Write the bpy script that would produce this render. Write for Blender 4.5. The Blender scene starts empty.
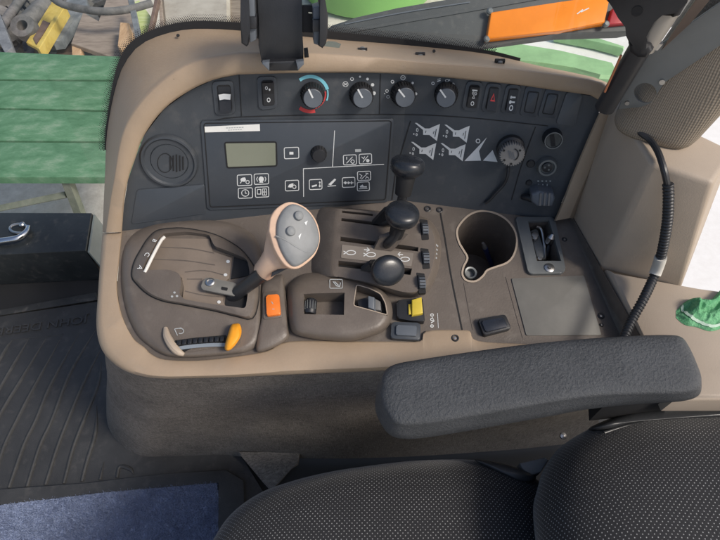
import bpy, bmesh, math, random
from mathutils import Vector, Matrix, noise
random.seed(7)
R = math.radians
scene = bpy.context.scene
COL = scene.collection

# ------------------------------------------------------------------ camera
PITCH = R(54.0); FPX = 520.0; PW, PH = 720.0, 540.0
CAM = Vector((0.0, -0.411, 1.116))
FWD = Vector((0, math.cos(PITCH), -math.sin(PITCH)))
UPV = Vector((0, math.sin(PITCH), math.cos(PITCH)))
RGT = Vector((1, 0, 0))
cam_d = bpy.data.cameras.new('camera'); cam = bpy.data.objects.new('camera', cam_d); COL.objects.link(cam)
cam.location = CAM; cam.rotation_euler = (math.pi/2 - PITCH, 0, 0)
cam_d.sensor_width = 36.0; cam_d.lens = 36.0 * FPX / PW
cam_d.clip_start = 0.01; cam_d.clip_end = 500
scene.camera = cam
# ------------------------------------------------------------------ light
SUN_EL, SUN_AZ = R(46), R(114)          # azimuth clockwise from +Y
w = bpy.data.worlds.new('World'); scene.world = w; w.use_nodes = True
nt = w.node_tree; bg = nt.nodes['Background']; sky = nt.nodes.new('ShaderNodeTexSky')
sky.sky_type = 'NISHITA'; sky.sun_disc = False; sky.sun_elevation = SUN_EL; sky.sun_rotation = SUN_AZ
sky.air_density = 1.0; sky.dust_density = 3.0; sky.ozone_density = 0.6
nt.links.new(sky.outputs[0], bg.inputs[0]); bg.inputs[1].default_value = 0.10
sl = bpy.data.lights.new('sun', 'SUN'); sun = bpy.data.objects.new('sun', sl); COL.objects.link(sun)
sl.energy = 2.0; sl.angle = R(14); sl.color = (1.0, 0.93, 0.84)
sd = Vector((math.sin(SUN_AZ)*math.cos(SUN_EL), math.cos(SUN_AZ)*math.cos(SUN_EL), math.sin(SUN_EL)))
sun.rotation_euler = sd.to_track_quat('Z', 'Y').to_euler()
scene.view_settings.view_transform = 'Standard'; scene.view_settings.look = 'None'
scene.view_settings.exposure = 0.48; scene.view_settings.gamma = 1.0

# ------------------------------------------------------------------ projection helpers
def ray(px, py):
    return (FWD*FPX + RGT*(px-PW/2) - UPV*(py-PH/2)).normalized()
class Plane:
    def __init__(s, o, n, u=None):
        s.o = Vector(o); s.n = Vector(n).normalized()
        u = Vector(u) if u is not None else Vector((1, 0, 0))
        s.u = (u - s.n*u.dot(s.n)).normalized(); s.v = s.n.cross(s.u)
    def t(s, px, py, off=0.0):
        d = ray(px, py); return ((s.o + s.n*off) - CAM).dot(s.n) / d.dot(s.n)
    def hit(s, px, py, off=0.0):
        return CAM + ray(px, py)*s.t(px, py, off)
    def norm(s, px, py): return s.n
class Fold:
    """two planes meeting along a line; the nearer hit counts"""
    def __init__(s, a, b): s.a, s.b = a, b
    def pick(s, px, py, off=0.0): return s.a if s.a.t(px, py, off) <= s.b.t(px, py, off) else s.b
    def hit(s, px, py, off=0.0): return s.pick(px, py, off).hit(px, py, off)
    def norm(s, px, py): return s.pick(px, py).n
def zplane(z): return Plane((0, 0, z), (0, 0, 1))
TILT = R(8)
DK = Plane((0, 0, 0.55), (0, -math.sin(TILT), math.cos(TILT)))
def wall_plane(p, q, elev, toward=None):
    d = (q-p).normalized(); nh = Vector((d.y, -d.x, 0)).normalized()
    if nh.dot(CAM-p) < 0: nh = -nh
    up = (Vector((0, 0, 1))*math.cos(elev) - nh*math.sin(elev))
    n = d.cross(up).normalized()
    if n.dot(nh) < 0: n = -n
    return Plane(p, n, d)
DB = DK.hit(400, 200)
PL = wall_plane(DK.hit(121, 231), DB, R(18))
PR = wall_plane(DB, DK.hit(553, 220), R(18))
PN = Fold(PL, PR)
FL = zplane(0.0)

# ------------------------------------------------------------------ materials
def new_mat(name):
    m = bpy.data.materials.new(name); m.use_nodes = True
    return m, m.node_tree, m.node_tree.nodes['Principled BSDF']
def N(nt, t, **kw):
    n = nt.nodes.new(t)
    for k, v in kw.items(): setattr(n, k, v)
    return n
def plastic(name, col, rough=0.5, bump=0.12, scale=900, var=0.12, vscale=14, spec=0.5, metal=0.0, dust=0.0):
    m, nt, b = new_mat(name); L = nt.links.new
    tc = N(nt, 'ShaderNodeTexCoord'); 
    n1 = N(nt, 'ShaderNodeTexNoise'); n1.inputs['Scale'].default_value = vscale; n1.inputs['Detail'].default_value = 6; n1.inputs['Roughness'].default_value = 0.65
    L(tc.outputs['Object'], n1.inputs['Vector'])
    r = N(nt, 'ShaderNodeValToRGB')
    lo = [c*(1-var) for c in col]; hi = [min(1, c*(1+var)) for c in col]
    r.color_ramp.elements[0].color = (*lo, 1); r.color_ramp.elements[1].color = (*hi, 1)
    r.color_ramp.elements[0].position = 0.3; r.color_ramp.elements[1].position = 0.7
    L(n1.outputs[0], r.inputs[0])
    src = r.outputs[0]
    if dust > 0:
        n3 = N(nt, 'ShaderNodeTexNoise'); n3.inputs['Scale'].default_value = 60; n3.inputs['Detail'].default_value = 8
        L(tc.outputs['Object'], n3.inputs['Vector'])
        rr = N(nt, 'ShaderNodeValToRGB'); rr.color_ramp.elements[0].position = .55; rr.color_ramp.elements[1].position = .8
        rr.color_ramp.elements[1].color = (dust, dust, dust, 1)
        L(n3.outputs[0], rr.inputs[0])
        mx = N(nt, 'ShaderNodeMixRGB'); mx.inputs[2].default_value = (.33, .30, .26, 1)
        L(rr.outputs[0], mx.inputs[0]); L(src, mx.inputs[1]); src = mx.outputs[0]
    L(src, b.inputs['Base Color'])
    mr = N(nt, 'ShaderNodeMapRange'); mr.inputs[3].default_value = max(0, rough-0.1); mr.inputs[4].default_value = min(1, rough+0.1)
    L(n1.outputs[0], mr.inputs[0]); L(mr.outputs[0], b.inputs['Roughness'])
    b.inputs['Metallic'].default_value = metal; b.inputs['Specular IOR Level'].default_value = spec
    if bump > 0:
        n2 = N(nt, 'ShaderNodeTexNoise'); n2.inputs['Scale'].default_value = scale; n2.inputs['Detail'].default_value = 2
        L(tc.outputs['Object'], n2.inputs['Vector'])
        bp = N(nt, 'ShaderNodeBump'); bp.inputs['Strength'].default_value = bump; bp.inputs['Distance'].default_value = 0.001
        L(n2.outputs[0], bp.inputs['Height']); L(bp.outputs[0], b.inputs['Normal'])
    return m
def dotted_fabric(name, col, dot, pitch, rad, axis=(0, 1)):
    m, nt, b = new_mat(name); L = nt.links.new
    tc = N(nt, 'ShaderNodeTexCoord'); sx = N(nt, 'ShaderNodeSeparateXYZ'); L(tc.outputs['UV'], sx.inputs[0])
    def math_(op, a, bb=None):
        n = N(nt, 'ShaderNodeMath', operation=op)
        for i, v in enumerate((a, bb)):
            if v is None: continue
            if isinstance(v, (int, float)): n.inputs[i].default_value = v
            else: L(v, n.inputs[i])
        return n.outputs[0]
    masks = []
    for sh in (0.0, 0.5):
        u = math_('SUBTRACT', math_('FRACT', math_('ADD', math_('DIVIDE', sx.outputs[0], pitch), sh+100)), 0.5)
        v = math_('SUBTRACT', math_('FRACT', math_('ADD', math_('DIVIDE', sx.outputs[1], pitch), sh+100)), 0.5)
        d = math_('SQRT', math_('ADD', math_('MULTIPLY', u, u), math_('MULTIPLY', v, v)))
        masks.append(math_('LESS_THAN', d, rad/pitch))
    mask = math_('MAXIMUM', *masks)
    n1 = N(nt, 'ShaderNodeTexNoise'); n1.inputs['Scale'].default_value = 350; n1.inputs['Detail'].default_value = 3
    L(tc.outputs['UV'], n1.inputs['Vector'])
    r = N(nt, 'ShaderNodeValToRGB'); r.color_ramp.elements[0].color = (*[c*.6 for c in col], 1); r.color_ramp.elements[1].color = (*[c*1.5 for c in col], 1)
    L(n1.outputs[0], r.inputs[0])
    mx = N(nt, 'ShaderNodeMixRGB'); mx.inputs[2].default_value = (*dot, 1)
    L(mask, mx.inputs[0]); L(r.outputs[0], mx.inputs[1]); L(mx.outputs[0], b.inputs['Base Color'])
    b.inputs['Roughness'].default_value = 0.85; b.inputs['Specular IOR Level'].default_value = 0.25
    b.inputs['Sheen Weight'].default_value = 0.25; b.inputs['Sheen Roughness'].default_value = 0.4
    bp = N(nt, 'ShaderNodeBump'); bp.inputs['Strength'].default_value = 0.5; bp.inputs['Distance'].default_value = 0.001
    ad = math_('ADD', mask, math_('MULTIPLY', n1.outputs[0], 1.2)); L(ad, bp.inputs['Height']); L(bp.outputs[0], b.inputs['Normal'])
    return m
def worn_paint(name, c1, c2, c3, scale=6, stretch=(1, 6, 1)):
    m, nt, b = new_mat(name); L = nt.links.new
    tc = N(nt, 'ShaderNodeTexCoord'); mp = N(nt, 'ShaderNodeMapping'); mp.inputs['Scale'].default_value = stretch
    L(tc.outputs['Object'], mp.inputs[0])
    n1 = N(nt, 'ShaderNodeTexNoise'); n1.inputs['Scale'].default_value = scale; n1.inputs['Detail'].default_value = 9; n1.inputs['Roughness'].default_value = .7
    L(mp.outputs[0], n1.inputs['Vector'])
    r = N(nt, 'ShaderNodeValToRGB'); e = r.color_ramp.elements
    e[0].position = .32; e[0].color = (*c1, 1); e[1].position = .53; e[1].color = (*c2, 1); x = e.new(.80); x.color = (*c3, 1)
    L(n1.outputs[0], r.inputs[0]); L(r.outputs[0], b.inputs['Base Color']); b.inputs['Roughness'].default_value = .75
    bp = N(nt, 'ShaderNodeBump'); bp.inputs['Strength'].default_value = .25; bp.inputs['Distance'].default_value = .004
    L(n1.outputs[0], bp.inputs['Height']); L(bp.outputs[0], b.inputs['Normal'])
    return m
def speckle(name, col, col2, scale, bump=.4, rough=.9, dist=.002, mid=.5):
    m, nt, b = new_mat(name); L = nt.links.new
    tc = N(nt, 'ShaderNodeTexCoord')
    n1 = N(nt, 'ShaderNodeTexNoise'); n1.inputs['Scale'].default_value = scale; n1.inputs['Detail'].default_value = 4; n1.inputs['Roughness'].default_value = .7
    L(tc.outputs['Object'], n1.inputs['Vector'])
    r = N(nt, 'ShaderNodeValToRGB'); r.color_ramp.elements[0].color = (*col, 1); r.color_ramp.elements[1].color = (*col2, 1)
    r.color_ramp.elements[0].position = mid-.15; r.color_ramp.elements[1].position = mid+.15
    n0 = N(nt, 'ShaderNodeTexNoise'); n0.inputs['Scale'].default_value = scale*.06; n0.inputs['Detail'].default_value = 5
    L(tc.outputs['Object'], n0.inputs['Vector'])
    mx = N(nt, 'ShaderNodeMath', operation='MULTIPLY_ADD'); mx.inputs[1].default_value = .5; L(n0.outputs[0], mx.inputs[0])
    h = N(nt, 'ShaderNodeMath', operation='MULTIPLY'); h.inputs[1].default_value = .5; L(n1.outputs[0], h.inputs[0]); L(h.outputs[0], mx.inputs[2])
    L(mx.outputs[0], r.inputs[0]); L(r.outputs[0], b.inputs['Base Color']); b.inputs['Roughness'].default_value = rough
    b.inputs['Specular IOR Level'].default_value = .3
    bp = N(nt, 'ShaderNodeBump'); bp.inputs['Strength'].default_value = bump; bp.inputs['Distance'].default_value = dist
    L(n1.outputs[0], bp.inputs['Height']); L(bp.outputs[0], b.inputs['Normal'])
    return m
def flat(name, col, rough=.6, metal=0, spec=.5, alpha=None):
    return plastic(name, col, rough, bump=.03, var=.06, vscale=40, metal=metal, spec=spec)

BEIGE = plastic('beige_plastic', (.35, .265, .185), .50, .2, 350, .10, 9, dust=.18)
BEIGE2 = plastic('pillar_plastic', (.385, .315, .245), .55, .18, 700, .07, 9)
BROWN = plastic('brown_plastic', (.118, .099, .084), .52, .3, 420, .16, 12, dust=.22)
BROWN2 = plastic('brown_plastic_raised', (.128, .107, .090), .44, .25, 420, .14, 12, dust=.16)
TAUPE = plastic('sliding_shroud_plastic', (.21, .17, .135), .5, .1, 500, .12, 25)
PANEL = plastic('panel_plastic', (.046, .053, .062), .46, .14, 500, .14, 10, dust=.10)
PANEL2 = plastic('display_plastic', (.051, .059, .070), .42, .05, 900, .10, 10, dust=.04)
BLACK = plastic('black_plastic', (.018, .019, .022), .42, .1, 700, .2, 30)
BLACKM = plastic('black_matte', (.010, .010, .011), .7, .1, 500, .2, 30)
GLOSSB = plastic('black_knob_plastic', (.018, .021, .026), .28, .05, 500, .15, 40, dust=.06)
GREYB = plastic('grey_button_plastic', (.10, .115, .135), .45, .08, 600, .1, 40)
GREYK = plastic('grey_cap_plastic', (.17, .167, .162), .5, .1, 600, .1, 40)
PLATEG = plastic('grey_metal_plate', (.165, .16, .145), .6, .06, 300, .1, 30, dust=.05)
GRIPG = plastic('grey_grip_insert', (.205, .215, .22), .55, .08, 500, .14, 45)
TAN = plastic('tan_grip_plastic', (.60, .42, .305), .42, .08, 500, .12, 40)
ORANGE = plastic('orange_plastic', (.82, .34, .02), .4, .04, 500, .08, 50)
ORANGER = plastic('orange_button_plastic', (.80, .20, .03), .4, .04, 500, .08, 50)
YELLOW = plastic('yellow_plastic', (.62, .47, .05), .4, .04, 500, .08, 50)
WHITE = flat('white_print', (.64, .66, .66), .6)
GREYPRINT = flat('grey_print', (.38, .40, .40), .6)
STICK = flat('white_sticker', (.75, .75, .72), .5)
STEEL = plastic('steel', (.55, .54, .52), .32, .05, 300, .1, 40, metal=1.0)
STEELD = plastic('painted_grey_metal', (.16, .17, .17), .42, .08, 300, .1, 20, metal=.3)
LCD = plastic('lcd_glass', (.20, .215, .165), .22, 0, 300, .05, 15)
CYAN = flat('cyan_print', (.20, .55, .65)); RED = flat('red_print', (.55, .05, .05))
RUBBER = plastic('mat_rubber', (.038, .038, .038), .6, .35, 450, .25, 12, dust=.10)
SKIRT = speckle('skirt_fabric', (.062, .054, .046), (.16, .138, .116), 260, .8, .95, .0015)
def weave(name, c1, c2, k=700):
    m, nt, b = new_mat(name); L = nt.links.new
    tc = N(nt, 'ShaderNodeTexCoord'); hs = []
    for sc in ((k, k, k*.12), (k*.16, k*.16, k)):
        mp = N(nt, 'ShaderNodeMapping'); mp.inputs['Scale'].default_value = sc; L(tc.outputs['Object'], mp.inputs[0])
        n = N(nt, 'ShaderNodeTexNoise'); n.inputs['Scale'].default_value = 1; n.inputs['Detail'].default_value = 2; L(mp.outputs[0], n.inputs['Vector']); hs.append(n.outputs[0])
    big = N(nt, 'ShaderNodeTexNoise'); big.inputs['Scale'].default_value = 14; big.inputs['Detail'].default_value = 6; L(tc.outputs['Object'], big.inputs['Vector'])
    mx = N(nt, 'ShaderNodeMath', operation='MAXIMUM'); L(hs[0], mx.inputs[0]); L(hs[1], mx.inputs[1])
    ad = N(nt, 'ShaderNodeMath', operation='MULTIPLY_ADD'); L(big.outputs[0], ad.inputs[0]); ad.inputs[1].default_value = .28; L(mx.outputs[0], ad.inputs[2])
    r = N(nt, 'ShaderNodeValToRGB'); r.color_ramp.elements[0].position = .52; r.color_ramp.elements[1].position = .90
    r.color_ramp.elements[0].color = (*c1, 1); r.color_ramp.elements[1].color = (*c2, 1); L(ad.outputs[0], r.inputs[0]); L(r.outputs[0], b.inputs['Base Color'])
    b.inputs['Roughness'].default_value = .9; b.inputs['Specular IOR Level'].default_value = .25
    bp = N(nt, 'ShaderNodeBump'); bp.inputs['Strength'].default_value = .8; bp.inputs['Distance'].default_value = .0015; L(mx.outputs[0], bp.inputs['Height']); L(bp.outputs[0], b.inputs['Normal'])
    return m
SKIRT = weave('skirt_cloth', (.088, .078, .069), (.24, .214, .19))
ARM = speckle('armrest_vinyl', (.048, .052, .057), (.082, .087, .094), 340, 1.0, .5, .0022, .5)
LEATHER = plastic('seat_vinyl', (.035, .037, .04), .4, .25, 500, .15, 30)
SEATF = dotted_fabric('seat_fabric', (.022, .022, .024), (.31, .31, .31), .0058, .00058)
CARPET = speckle('carpet_blue', (.22, .27, .42), (.42, .50, .70), 500, 1.0, 1.0, .003)
GREENW = worn_paint('green_painted_wood', (.05, .145, .07), (.10, .225, .125), (.27, .36, .265), 8, (1.1, 2.3, 1))
GREENL = worn_paint('grey_green_leg_paint', (.10, .12, .095), (.17, .19, .15), (.28, .29, .24), 9, (1, 1, 1))
WOOD = worn_paint('weathered_board', (.20, .155, .125), (.31, .25, .205), (.42, .35, .29), 8, (1, 5, 1))
WOOD2 = worn_paint('pale_wood', (.40, .24, .13), (.55, .36, .21), (.65, .46, .30), 10, (6, 1, 1))
CARD = worn_paint('cardboard', (.34, .30, .25), (.45, .41, .35), (.55, .51, .45), 5, (1, 1, 1))
YELP = worn_paint('yellow_paint_metal', (.40, .28, .06), (.58, .43, .10), (.66, .54, .20), 9, (1, 1, 1))
SCRAP = worn_paint('scrap_steel', (.07, .07, .068), (.15, .145, .14), (.26, .25, .24), 12, (1, 1, 1))
SCRAPB = worn_paint('scrap_bluegrey', (.09, .10, .11), (.17, .185, .20), (.30, .31, .32), 12, (1, 1, 1))
RUST = worn_paint('rusty_steel', (.10, .06, .045), (.17, .11, .085), (.22, .17, .14), 12, (1, 1, 1))
CONC = speckle('concrete', (.48, .44, .38), (.74, .70, .63), 16, .3, .95, .01)
FENDER = plastic('fender_plastic', (.055, .06, .062), .55, .07, 90, .2, 5, dust=.12)
JGREEN = plastic('green_body_paint', (.20, .44, .12), .35, 0, 100, .08, 4)
LENSO = plastic('orange_lens', (.95, .26, .01), .3, .05, 200, .1, 8)
LENSR = plastic('red_lens', (.42, .03, .04), .3, .05, 200, .1, 8)
RAG = speckle('green_cloth', (.05, .25, .10), (.20, .47, .25), 160, 1.0, .95, .003)
RIB = None

# ------------------------------------------------------------------ mesh helpers
WLOC = {}
def set_uv(me, fn):
    uv = me.uv_layers.new(name='UVMap')
    for lp in me.loops: uv.data[lp.index].uv = fn(me.vertices[lp.vertex_index].co)
def mk(name, geo, mat, parent=None, smooth=True, label=None, angle=35, uv=None):
    verts, faces = geo
    lo = Vector((min(v[i] for v in verts) for i in range(3))); hi = Vector((max(v[i] for v in verts) for i in range(3)))
    c = (lo+hi)/2
    me = bpy.data.meshes.new(name); me.from_pydata([Vector(v)-c for v in verts], [], faces); me.validate(); me.update()
    bm = bmesh.new(); bm.from_mesh(me)
    bmesh.ops.recalc_face_normals(bm, faces=bm.faces); bm.to_mesh(me); bm.free()
    if uv:
        set_uv(me, lambda co: uv(co+c))
    o = bpy.data.objects.new(name, me); COL.objects.link(o)
    if mat: me.materials.append(mat)
    if smooth:
        me.polygons.foreach_set('use_smooth', [True]*len(me.polygons))
        me.set_sharp_from_angle(angle=R(angle))
    o.location = c; WLOC[o] = c
    if parent:
        o.parent = parent; o.location = c - WLOC[parent]
    if label: o['label'] = label
    return o
def thing(name, label, cat, loc, group=None):
    o = bpy.data.objects.new(name, None); COL.objects.link(o); o.location = loc; WLOC[o] = Vector(loc)
    o.empty_display_size = .03
    o['label'] = label; o['category'] = cat
    if group: o['group'] = group
    return o
def tag(o, label, cat, group=None):
    o['label'] = label; o['category'] = cat
    if group: o['group'] = group
    return o
def join(*gs):
    V, Fc = [], []
    for v, f in gs:
        n = len(V); V += list(v); Fc += [tuple(i+n for i in q) for q in f]
    return V, Fc
def crom(pts, sub=5, closed=False):
    pts = [Vector(p) for p in pts]; n = len(pts); out = []
    rng = n if closed else n-1
    for i in range(rng):
        p1, p2 = pts[i], pts[(i+1) % n]
        p0 = pts[(i-1) % n] if closed or i > 0 else p1*2-p2
        p3 = pts[(i+2) % n] if closed or i+2 < n else p2*2-p1
        for k in range(sub):
            t = k/sub
            out.append(0.5*((2*p1)+(p2-p0)*t+(2*p0-5*p1+4*p2-p3)*t*t+(3*p1-p0-3*p2+p3)*t**3))
    if not closed: out.append(pts[-1])
    return out
def rnd(pts, r, seg=4):
    """round the corners of a closed 2D polygon"""
    pts = [Vector(p[:2]) for p in pts]; n = len(pts); out = []
    for i in range(n):
        a, p, b = pts[i-1], pts[i], pts[(i+1) % n]
        da, db = (a-p), (b-p)
        q = min(r, da.length*.45, db.length*.45)
        s, e = p+da.normalized()*q, p+db.normalized()*q
        for k in range(seg+1):
            t = k/seg; out.append((1-t)**2*s + 2*(1-t)*t*p + t*t*e)
    return out
def bez_poly(bm, pts):
    vs = [bm.verts.new(p) for p in pts]; return vs, bm.faces.new(vs)
def bm_out(bm):
    bm.verts.index_update()
    g = ([v.co.copy() for v in bm.verts], [tuple(v.index for v in f.verts) for f in bm.faces]); bm.free(); return g
def prism3(top, down, bevel=0.0, seg=3, bottom=True):
    """solid from a top polygon (3D) pushed along the vector down, top edge rounded"""
    bm = bmesh.new(); vs, f = bez_poly(bm, top)
    bs = [bm.verts.new(Vector(p)+down) for p in top]; n = len(vs)
    for i in range(n): bm.faces.new((vs[i], bs[i], bs[(i+1) % n], vs[(i+1) % n]))
    if bottom: bm.faces.new(list(reversed(bs)))
    if bevel > 0:
        es = [e for e in f.edges]
        try: bmesh.ops.bevel(bm, geom=es, offset=bevel, segments=seg, profile=.5, affect='EDGES', clamp_overlap=True)
        except Exception: pass
    return bm_out(bm)
def slab(px, pl, top, bot, bevel=0.0, seg=3, r=0, sub=0):
    if r: px = rnd(px, r)
    if sub: px = crom([(x, y, 0) for x, y in [p[:2] for p in px]], sub, True)
    tp = [pl.hit(p[0], p[1], top) for p in px]
    c = sum((Vector((p[0], p[1])) for p in px), Vector((0, 0)))/len(px)
    return prism3(tp, -pl.norm(c.x, c.y)*(top-bot), bevel, seg)
def loft(rings, cap0=False, cap1=False, closed=True):
    V, Fc = [], []; n = len(rings[0])
    for r in rings: V += [Vector(p) for p in r]
    for i in range(len(rings)-1):
        for j in range(n if closed else n-1):
            k = (j+1) % n; Fc.append((i*n+j, i*n+k, (i+1)*n+k, (i+1)*n+j))
    if cap0: Fc.append(tuple(reversed(range(n))))
    if cap1: Fc.append(tuple(range((len(rings)-1)*n, len(rings)*n)))
    return V, Fc
def mound(pl, rings, sub=4, cap=True):
    """closed px outlines with heights over a plane, lofted and closed on top"""
    rr = []
    for pts, off in rings:
        q = crom([(x, y, 0) for x, y in pts], sub, True) if sub > 1 else pts
        rr.append([pl.hit(p[0], p[1], off) for p in q])
    return loft(rr, True, cap)
def shrink(pts, f, c=None):
    if c is None: c = (sum(p[0] for p in pts)/len(pts), sum(p[1] for p in pts)/len(pts))
    return [(c[0]+(p[0]-c[0])*f, c[1]+(p[1]-c[1])*f) for p in pts]
def frame(d):
    d = d.normalized(); a = Vector((0, 0, 1)) if abs(d.z) < .9 else Vector((1, 0, 0))
    u = d.cross(a).normalized(); return u, d.cross(u).normalized()
def tube(pts, rad, seg=12, sub=0, cap=True):
    if sub: 
        n = len(pts); pts2 = crom(pts, sub)
        if not isinstance(rad, (int, float)):
            rad = [p.x for p in crom([(r, 0, 0) for r in rad], sub)]
        pts = pts2
    pts = [Vector(p) for p in pts]; rings = []; u = None
    for i, p in enumerate(pts):
        d = (pts[min(i+1, len(pts)-1)]-pts[max(i-1, 0)]).normalized()
        if u is None: u, v = frame(d)
        else:
            u = (u-d*u.dot(d)).normalized(); v = d.cross(u)
        r = rad if isinstance(rad, (int, float)) else rad[i]
        rings.append([p+(u*math.cos(2*math.pi*k/seg)+v*math.sin(2*math.pi*k/seg))*r for k in range(seg)])
    return loft(rings, cap, cap)
def revolve(prof, o, ax, seg=28, su=1.0, sv=1.0, u=None):
    """profile [(radius, height)] about an axis; su, sv squash the section"""
    ax = Vector(ax).normalized()
    if u is None: u, v = frame(ax)
    else: u = (Vector(u)-ax*Vector(u).dot(ax)).normalized(); v = ax.cross(u)
    rings = [[Vector(o)+ax*h+(u*math.cos(2*math.pi*k/seg)*su+v*math.sin(2*math.pi*k/seg)*sv)*max(r, 1e-5) for k in range(seg)] for r, h in prof]
    return loft(rings, True, True)
def ribbon(px, wpx, pl, off=.0005, closed=False, thick=0.0004):
    """printed line: px polyline with a width in px, as a thin raised strip"""
    p = [Vector(q[:2]) for q in px]; n = len(p); L, Rr = [], []
    for i in range(n):
        a = p[i-1] if (closed or i > 0) else p[i]; b = p[(i+1) % n] if (closed or i < n-1) else p[i]
        d1 = (p[i]-a).normalized() if (p[i]-a).length > 1e-6 else (b-p[i]).normalized()
        d2 = (b-p[i]).normalized() if (b-p[i]).length > 1e-6 else d1
        d = (d1+d2); d = d.normalized() if d.length > 1e-6 else d1
        nn = Vector((-d.y, d.x)); k = 1/max(.5, nn.dot(Vector((-d1.y, d1.x))))
        L.append(p[i]+nn*wpx/2*k); Rr.append(p[i]-nn*wpx/2*k)
    V = [pl.hit(q.x, q.y, off) for q in L]+[pl.hit(q.x, q.y, off) for q in Rr]
    Fc = [(i, (i+1) % n, n+(i+1) % n, n+i) for i in range(n if closed else n-1)]
    return V, Fc
def fill(px, pl, off=.0005, r=0):
    if r: px = rnd(px, r)
    return [pl.hit(p[0], p[1], off) for p in px], [tuple(range(len(px)))]
def circ(cx, cy, rx, ry=None, n=20, a0=0, a1=360):
    ry = ry or rx; full = abs(a1-a0) >= 360
    return [(cx+rx*math.cos(R(a0+(a1-a0)*k/(n if full else n-1))), cy-ry*math.sin(R(a0+(a1-a0)*k/(n if full else n-1)))) for k in range(n)]
def rect(x0, y0, x1, y1): return [(x0, y0), (x1, y0), (x1, y1), (x0, y1)]
def box3(c, sx, sy, sz, rot=None, bevel=0.0):
    bm = bmesh.new(); bmesh.ops.create_cube(bm, size=1)
    for v in bm.verts: v.co = Vector((v.co.x*sx, v.co.y*sy, v.co.z*sz))
    if bevel: bmesh.ops.bevel(bm, geom=list(bm.edges), offset=bevel, segments=2, profile=.5, affect='EDGES')
    for v in bm.verts:
        if rot is not None: v.co = rot @ v.co
        v.co = v.co+Vector(c)
    return bm_out(bm)
def cut(o, geos, mat=None, angle=30):
    """carve real openings into a part"""
    off = WLOC[o]
    for g in geos:
        c = mk('cutter', g, mat or o.data.materials[0], smooth=False)
        md = o.modifiers.new('b', 'BOOLEAN'); md.operation = 'DIFFERENCE'; md.solver = 'EXACT'; md.object = c; md.use_self = True; md.use_hole_tolerant = True
        try: md.material_mode = 'TRANSFER'
        except Exception: pass
        # modifier works in world space: put the target there for the moment
        par, loc = o.parent, o.location.copy(); o.parent = None; o.location = off
        bpy.context.view_layer.update()
        dg = bpy.context.evaluated_depsgraph_get(); me = bpy.data.meshes.new_from_object(o.evaluated_get(dg))
        o.modifiers.clear(); old = o.data; o.data = me; bpy.data.meshes.remove(old)
        o.parent = par; o.location = loc
        cm = c.data; WLOC.pop(c); bpy.data.objects.remove(c); bpy.data.meshes.remove(cm)
    o.data.polygons.foreach_set('use_smooth', [True]*len(o.data.polygons)); o.data.set_sharp_from_angle(angle=R(angle))
def text_geo(s, size, to3d, depth=0.0):
    cu = bpy.data.curves.new('t', 'FONT'); cu.body = s; cu.size = size; cu.align_x = 'CENTER'; cu.align_y = 'CENTER'; cu.extrude = depth
    to = bpy.data.objects.new('t', cu); COL.objects.link(to); bpy.context.view_layer.update()
    me = to.to_mesh(); g = ([to3d(v.co) for v in me.vertices], [tuple(p.vertices) for p in me.polygons]); to.to_mesh_clear()
    bpy.data.objects.remove(to); bpy.data.curves.remove(cu)
    return g

# ================================================================== SETTING
GZ = -1.10
g = mk('ground', ([(-120, -120, GZ), (120, -120, GZ), (120, 200, GZ), (-120, 200, GZ)], [(0, 1, 2, 3)]), CONC, smooth=False); g['kind'] = 'structure'
# cab floor, notched beside the console so that the yard shows there
bx = FL.hit(98, 280).x
fp = [(-1.4, -.85), (.62, -.85), (.62, .36), (bx, .36), (bx, .52), (-1.4, .52)]
cf = mk('cab_floor', prism3([Vector((x, y, 0)) for x, y in fp], Vector((0, 0, -.06)), .004), plastic('floor_steel', (.018, .018, .018), .7, .1, 200, .2, 12)); cf['kind'] = 'structure'

# ================================================================== OPERATOR CONSOLE
con = thing('operator_console', 'beige and brown tractor side console with dark instrument panel, levers and switches', 'control console', (0.05, -.02, 0))
SUB = 4
# --- cowl round the instrument panel: inner edge A, front crease B, window edge C
A = [(122,232),(124,205),(128,180),(135.5,158),(144,135.5),(164,109),(189,91),(213,80),(238,74.5),(300,73),(380,73),(440,77),(470,80),(515,84.5),(560,91),(590,95),(602,103),(599,113),(587,140),(572,176),(561,205),(554,221)]
B = [(105.5,232.5),(110.5,199),(114,180),(123,133),(143,100),(173,73),(200,60),(240,52.5),(307,53),(380,58),(440,63.5),(480,66),(524,70),(565,75.5),(600,82),(613,92),(617,104),(615.5,113),(604,138),(591,168),(578,198),(570,218)]
C = [(102.5,232),(104,195),(105,175),(107,133),(115,90),(125,63),(143,43),(177,31),(213,29),(270,33),(328,39),(380,43),(431,47.5),(487,54),(540,66),(575,73),(601,79.5),(617,90),(621,104),(620,114),(609,139),(596,169),(583,199),(575,219)]
def even(pts, n):
    q = crom([(x, y, 0) for x, y in pts], 12); d = [0]
    for i in range(1, len(q)): d.append(d[-1]+(q[i]-q[i-1]).length)
    out = []; j = 0
    for k in range(n):
        t = d[-1]*k/(n-1)
        while j < len(d)-2 and d[j+1] < t: j += 1
        f = (t-d[j])/max(1e-9, d[j+1]-d[j]); out.append(q[j].lerp(q[j+1], min(1, f)))
    return [(p.x, p.y) for p in out]
nA = len(A)
C2 = C[:9]+C[9:]
def blend(P, Q, t): return [(p[0]+(q[0]-p[0])*t, p[1]+(q[1]-p[1])*t) for p, q in zip(P, Q)]
NS = 110
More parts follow.
